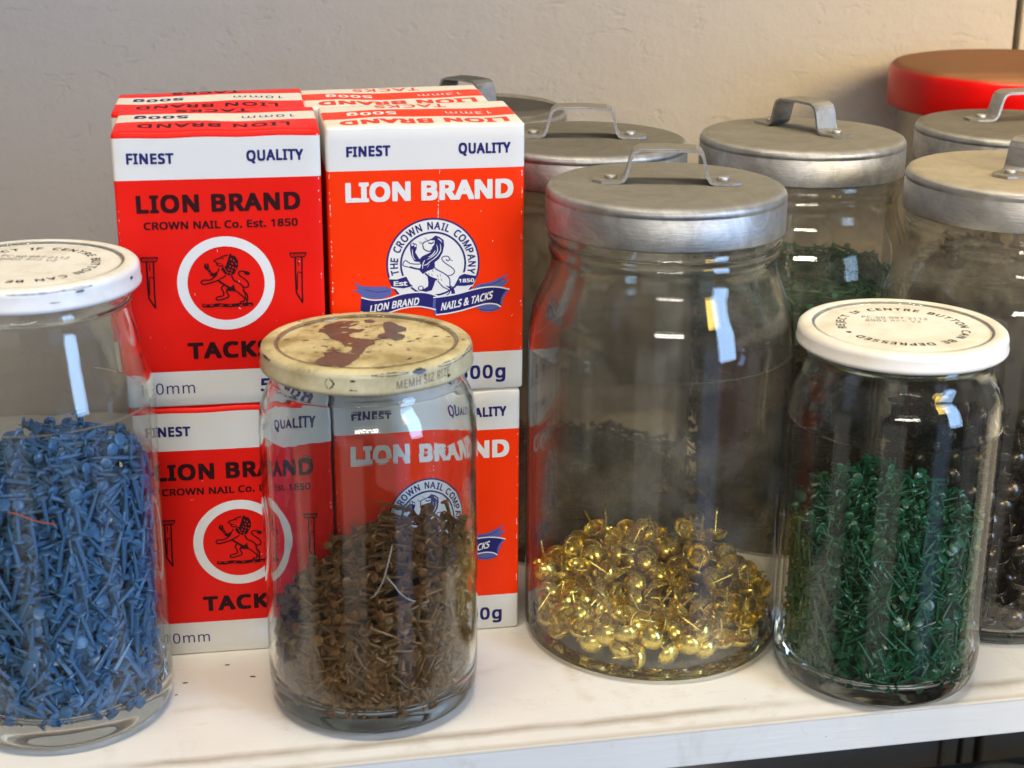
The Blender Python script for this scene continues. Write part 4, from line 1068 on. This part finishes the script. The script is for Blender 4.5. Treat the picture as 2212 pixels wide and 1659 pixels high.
# blue tacks
tack_heap(P_BLUE, rin_blue, 10.5, lambda x, y: 99 + 0.10 * y + 2.0 * math.sin(x * 0.12 + 1) + 1.6 * math.sin(y * 0.17), [(tack(16.5, 2.35, 1.75, bend=0.8), T_blue), (tack(14.5, 2.25, 1.65), T_blue), (tack(18.5, 2.45, 1.85, bend=-1.0), T_blue)],
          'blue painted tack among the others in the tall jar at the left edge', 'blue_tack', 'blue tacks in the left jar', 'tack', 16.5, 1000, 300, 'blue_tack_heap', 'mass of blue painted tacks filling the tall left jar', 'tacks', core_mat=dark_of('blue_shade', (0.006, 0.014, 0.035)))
# brown tacks: heap slopes up to the right
tack_heap(P_BROWN, rin_brown, 8.6, lambda x, y: 50 + 0.52 * x + 0.16 * y + 1.5 * math.sin(x * 0.2), [(tack(12.0, 2.0, 1.4, bend=0.8), T_brown), (tack(10.5, 1.9, 1.3), T_brown), (tack(13.2, 2.05, 1.45, bend=-0.9), T_brown)],
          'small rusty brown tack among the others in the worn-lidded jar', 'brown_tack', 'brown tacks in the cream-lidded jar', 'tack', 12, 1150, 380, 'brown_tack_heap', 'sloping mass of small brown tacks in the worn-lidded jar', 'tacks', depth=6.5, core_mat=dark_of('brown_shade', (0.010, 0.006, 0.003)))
# green tacks
tack_heap(P_GREEN, rin_green, 8.6, lambda x, y: 69.5 + 0.02 * x + 3.5 * math.cos((x - 4) * 0.07) + 0.05 * y, [(tack(13.5, 2.15, 1.3, bend=0.5), T_green), (tack(14.5, 2.2, 1.35), T_green), (tack(12.0, 2.05, 1.25, bend=-0.6), T_green)],
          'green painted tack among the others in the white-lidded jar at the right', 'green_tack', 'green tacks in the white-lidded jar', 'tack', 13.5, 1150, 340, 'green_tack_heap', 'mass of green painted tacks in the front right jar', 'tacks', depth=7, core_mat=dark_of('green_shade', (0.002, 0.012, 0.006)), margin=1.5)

# domed nails: dropped one by one and left where they come to rest
def dome_heap(jar_loc, rin, z0, want, n, mat_, label, name, group, R=5.3, coll=4.0, keep=None):
    me = mesh(name, *dome_nail(R), mat_)
    P = np.zeros((0, 3)); Rj = rin(30) - R - 0.3
    for i in range(n):
        k = 26; r = Rj * np.sqrt(rng.random(k)); an = rng.uniform(0, 2 * PI, k)
        r = np.where(rng.random(k) < 0.35, Rj, r)
        X, Y = r * np.cos(an), r * np.sin(an); Z = np.full(k, z0 + coll)
        if len(P):
            d2 = (X[:, None] - P[None, :, 0]) ** 2 + (Y[:, None] - P[None, :, 1]) ** 2
            hh = np.where(d2 < (2 * coll) ** 2, P[None, :, 2] + np.sqrt(np.maximum(0, (2 * coll) ** 2 - d2)), z0 + coll)
            Z = np.maximum(Z, hh.max(1))
        j = np.argmin(Z - np.array([want(x, y) for x, y in zip(X, Y)]))
        P = np.vstack([P, [X[j], Y[j], Z[j]]])
    jx, jy, _ = jar_loc; pts = []
    for p_ in P:
        if keep and not keep(p_): continue
        for _ in range(40):
            d = rand_dirs(1)[0]
            rd = math.hypot(p_[0], p_[1])
            if rd > Rj - 2.5 and rng.random() < 0.5:
                d = d + np.array([p_[0], p_[1], 0]) / max(rd, 1) * 1.4; d /= np.linalg.norm(d)
            if rng.random() < 0.25: d = np.array([0.0, 0.0, -1.0]) + rng.normal(size=3) * 0.25; d /= np.linalg.norm(d)
            tip = p_ - d * 9.5
            if math.hypot(tip[0], tip[1]) < rin(30) - 0.6 and tip[2] > z0 + 0.4: break
        o = bpy.data.objects.new(name, me); COL.objects.link(o)
        o.rotation_mode = 'QUATERNION'; o.rotation_quaternion = quat_from_dir(d, rng.uniform(0, 6.28))
        o.location = Vector((p_[0] + jx - d[0] * 1.6, p_[1] + jy - d[1] * 1.6, p_[2] - d[2] * 1.6)) * MM
        tag(o, label, 'nail', group)
dome_heap(P_BIG, rin_big, 5.0, lambda x, y: 13 - 0.03 * x + 0.12 * y, 205, T_brass, 'domed brass upholstery nail lying in the big aluminium-lidded jar', 'brass_nail', 'brass upholstery nails in the big jar')
ckb = np.array([31.2 - P_BLACK[0], -591.7 - P_BLACK[1]]); ckb = ckb / np.linalg.norm(ckb)
dome_heap(P_BLACK, rin_black, 5.0, lambda x, y: 60, 1120, T_bronze, 'domed black upholstery nail in the jar at the right edge', 'black_nail', 'black upholstery nails in the right jar', keep=lambda p_: (p_[:2] @ ckb) > 18 and math.hypot(p_[0], p_[1]) > 36)

# dark and green tacks in the dim back jars: too blurred to count
def mass(jar_loc, rin, z0, z1, n, metas, nm, label, slope=0.0, rfill=1.0):
    VV, FF, II = [], [], []
    geo = [(np.array(g[0]), g[1]) for g in metas[0]]
    for i in range(n):
        gv, gf = geo[rng.integers(len(geo))]
        an = rng.uniform(0, 2 * PI); z = z0 + 2 + rng.random() * (z1 - z0 - 2)
        r = (rin(z) - 2.5 - rng.random() ** 1.4 * 8)
        if rng.random() < 0.25: r = rng.random() ** 0.5 * (rin(z) - 3); z = z1 - rng.random() * 5
        z += slope * r * math.cos(an)
        d = rand_dirs(1, 0.15)[0]; rad = np.array([math.cos(an), math.sin(an), 0]); d = d - rad * (d @ rad) * 0.8; d /= np.linalg.norm(d)
        c = np.array([r * math.cos(an), r * math.sin(an), max(z, z0 + 3)])
        v = gv @ np.array(quat_from_dir(d, rng.uniform(0, 6)).to_matrix()).T + c; b0 = len(VV)
        VV += [tuple(x) for x in v]; FF += [tuple(j + b0 for j in f) for f in gf]; II += [0] * len(gf)
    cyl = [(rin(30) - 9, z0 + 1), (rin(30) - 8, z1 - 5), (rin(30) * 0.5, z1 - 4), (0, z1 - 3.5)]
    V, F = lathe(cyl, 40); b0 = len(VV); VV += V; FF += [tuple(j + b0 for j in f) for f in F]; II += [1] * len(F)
    tag(link(nm, mesh(nm, VV, FF, [metas[1], metas[2]], II, False), None, jar_loc), label, 'tacks', None, 'stuff')
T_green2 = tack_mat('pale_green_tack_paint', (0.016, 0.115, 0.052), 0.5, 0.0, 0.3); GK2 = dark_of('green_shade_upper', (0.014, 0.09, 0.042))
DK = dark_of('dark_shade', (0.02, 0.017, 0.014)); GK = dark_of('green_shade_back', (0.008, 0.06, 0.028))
small = [tack(12, 1.7, 1.1), tack(11, 1.6, 1.0)]
mass(P_BACK3, rin_3, 5, 99, 900, (small, T_dark, DK), 'dark_tack_heap', 'mass of dark tacks low in the jar behind the white-lidded one')
mass(P_BACK3, rin_3, 100, 126, 900, (small, T_green2, GK2), 'green_tack_layer', 'layer of green tacks on top of dark ones in the back jar')
mass(P_BACK2, rin_2, 5, 38, 700, (small, T_dark, DK), 'dark_tack_heap', 'mass of dark tacks in the jar half hidden behind the emblem carton')
mass(P_RBACK, rin_r, 5, 122, 900, (small, T_dark, DK), 'dark_tack_heap', 'mass of dark tacks in the jar in front of the red-lidded one')

# dark core in the right jar's middle, coloured as the shade between nails
V, F = lathe([(40, 6), (41, 116), (30, 124), (0, 126)], 40)
tag(link('black_nail_core', mesh('black_nail_core', V, F, DK), None, P_BLACK), 'dark mass of black nails deep inside the right jar', 'nails', 'black upholstery nails in the right jar', 'stuff')

# ------------------------------------------------------------------ small loose things
def fibre(name, pts, r, m_, label, cat='thread'):
    P = smooth_pts(pts); V, F = tube(P, r, 6)
    tag(link(name, mesh(name, V, F, m_)), label, cat)
def smooth_pts(pts, n=6):
    P = [Vector(p_) for p_ in pts]; o = []
    for i in range(len(P) - 1):
        p0, p1, p2, p3 = P[max(i - 1, 0)], P[i], P[i + 1], P[min(i + 2, len(P) - 1)]
        for k in range(n):
            s_ = k / n; o.append(0.5 * ((2 * p1) + (-p0 + p2) * s_ + (2 * p0 - 5 * p1 + 4 * p2 - p3) * s_ * s_ + (-p0 + 3 * p1 - 3 * p2 + p3) * s_ ** 3))
    return o + [P[-1]]
def pix(px, py, ctr, R):
    """where the sight line through a photograph point meets a jar's inner wall (used once to read off positions)."""
    d = FW + RT * ((px - 1106) / 3461.99) + UP * ((829.5 - py) / 3461.99); C0 = Vector((31.174, -591.721, 310.815))
    ox, oy = C0.x - ctr[0], C0.y - ctr[1]; A = d.x ** 2 + d.y ** 2; B = 2 * (ox * d.x + oy * d.y); Cc = ox * ox + oy * oy - R * R
    t_ = (-B - math.sqrt(max(0, B * B - 4 * A * Cc))) / (2 * A); return C0 + d * t_
M_thr_o = paint_mat('orange_thread', (0.55, 0.09, 0.03), 0.7); M_thr_w = paint_mat('pale_thread', (0.55, 0.50, 0.40), 0.7)
fibre('orange_thread', [pix(x, y, P_BLUE, 36.8) for x, y in ((16, 1106), (45, 1113), (72, 1124), (100, 1130), (120, 1133))], 0.28, M_thr_o, 'short orange thread lying across blue tacks in the left jar')
fibre('pale_thread', [pix(x, y, P_BROWN, 37.0) for x, y in ((846, 1176), (840, 1205), (828, 1250), (812, 1280), (800, 1290))], 0.22, M_thr_w, 'long pale thread crossing brown tacks in the worn-lidded jar')
fibre('pale_thread', [pix(x, y, P_BROWN, 37.0) for x, y in ((835, 1245), (850, 1262), (862, 1278), (880, 1292), (895, 1297))], 0.22, M_thr_w, 'short pale thread branching beside a longer one in the brown tack jar')
M_spk = paint_mat('dark_metal_shaving', (0.05, 0.045, 0.05), 0.5)
for (x, y, l_, an) in ((75.5, -3.5, 1.6, 0.1), (49, -16, 2.0, 0.05), (92, -5.5, 2.4, -0.2), (40.5, -24, 1.0, 0.4), (58.5, -31, 0.8, 1.2)):
    pass
for (px, py, l_, an) in ((491, 1437, 2.0, 0.05), (400, 1476, 2.2, 0.0), (546, 1462, 2.4, -0.25), (381, 1502, 1.2, 0.1)):
    d = FW + RT * ((px - 1106) / 3461.99) + UP * ((829.5 - py) / 3461.99); C0 = Vector((31.174, -591.721, 310.815)); p_ = C0 + d * (-C0.z / d.z)
    V, F = lathe([(0, 0.0), (l_ / 2, 0.05), (l_ / 2.2, 0.3), (0, 0.4)], 8)
    V = [(x, y * 0.3, z) for x, y, z in V]
    tag(link('metal_shaving', mesh('metal_shaving', V, F, M_spk), None, (p_.x, p_.y, 0.02), an), 'tiny dark metal shaving lying on the white shelf between the two left jars', 'shaving', 'dark shavings on the shelf')

# ------------------------------------------------------------------ under the shelf
bx = empty('storage_crate', (560, 50, -425), 0.0, 'black storage crate in the shade below the shelf at bottom right', 'crate')
V, F = boxmesh(-260, 260, -100, 98, 0, 228); link('crate_body', bevelled(mesh('crate_body', V, F, M_black, None, False), 3), bx)
V, F = boxmesh(-265, 265, -104, 100, 228, 235); link('crate_rim', bevelled(mesh('crate_rim', V, F, M_black, None, False), 2), bx)
V, F = lathe([(0, 0), (22, 0), (23, 1), (23, 40), (22, 42), (18, 43), (0, 43)], 40)
tag(link('small_tin', mesh('small_tin', V, F, M_alu_dim), None, (424, 62, -189.5)), 'small grey tin standing on the black crate below the shelf', 'tin')
V, F = boxmesh(-1300, 1500, -60, 299, -440, -420)
tag(link('lower_shelf_board', bevelled(mesh('lower_shelf_board', V, F, M_shelf, None, False), 1.0)), kind='structure')
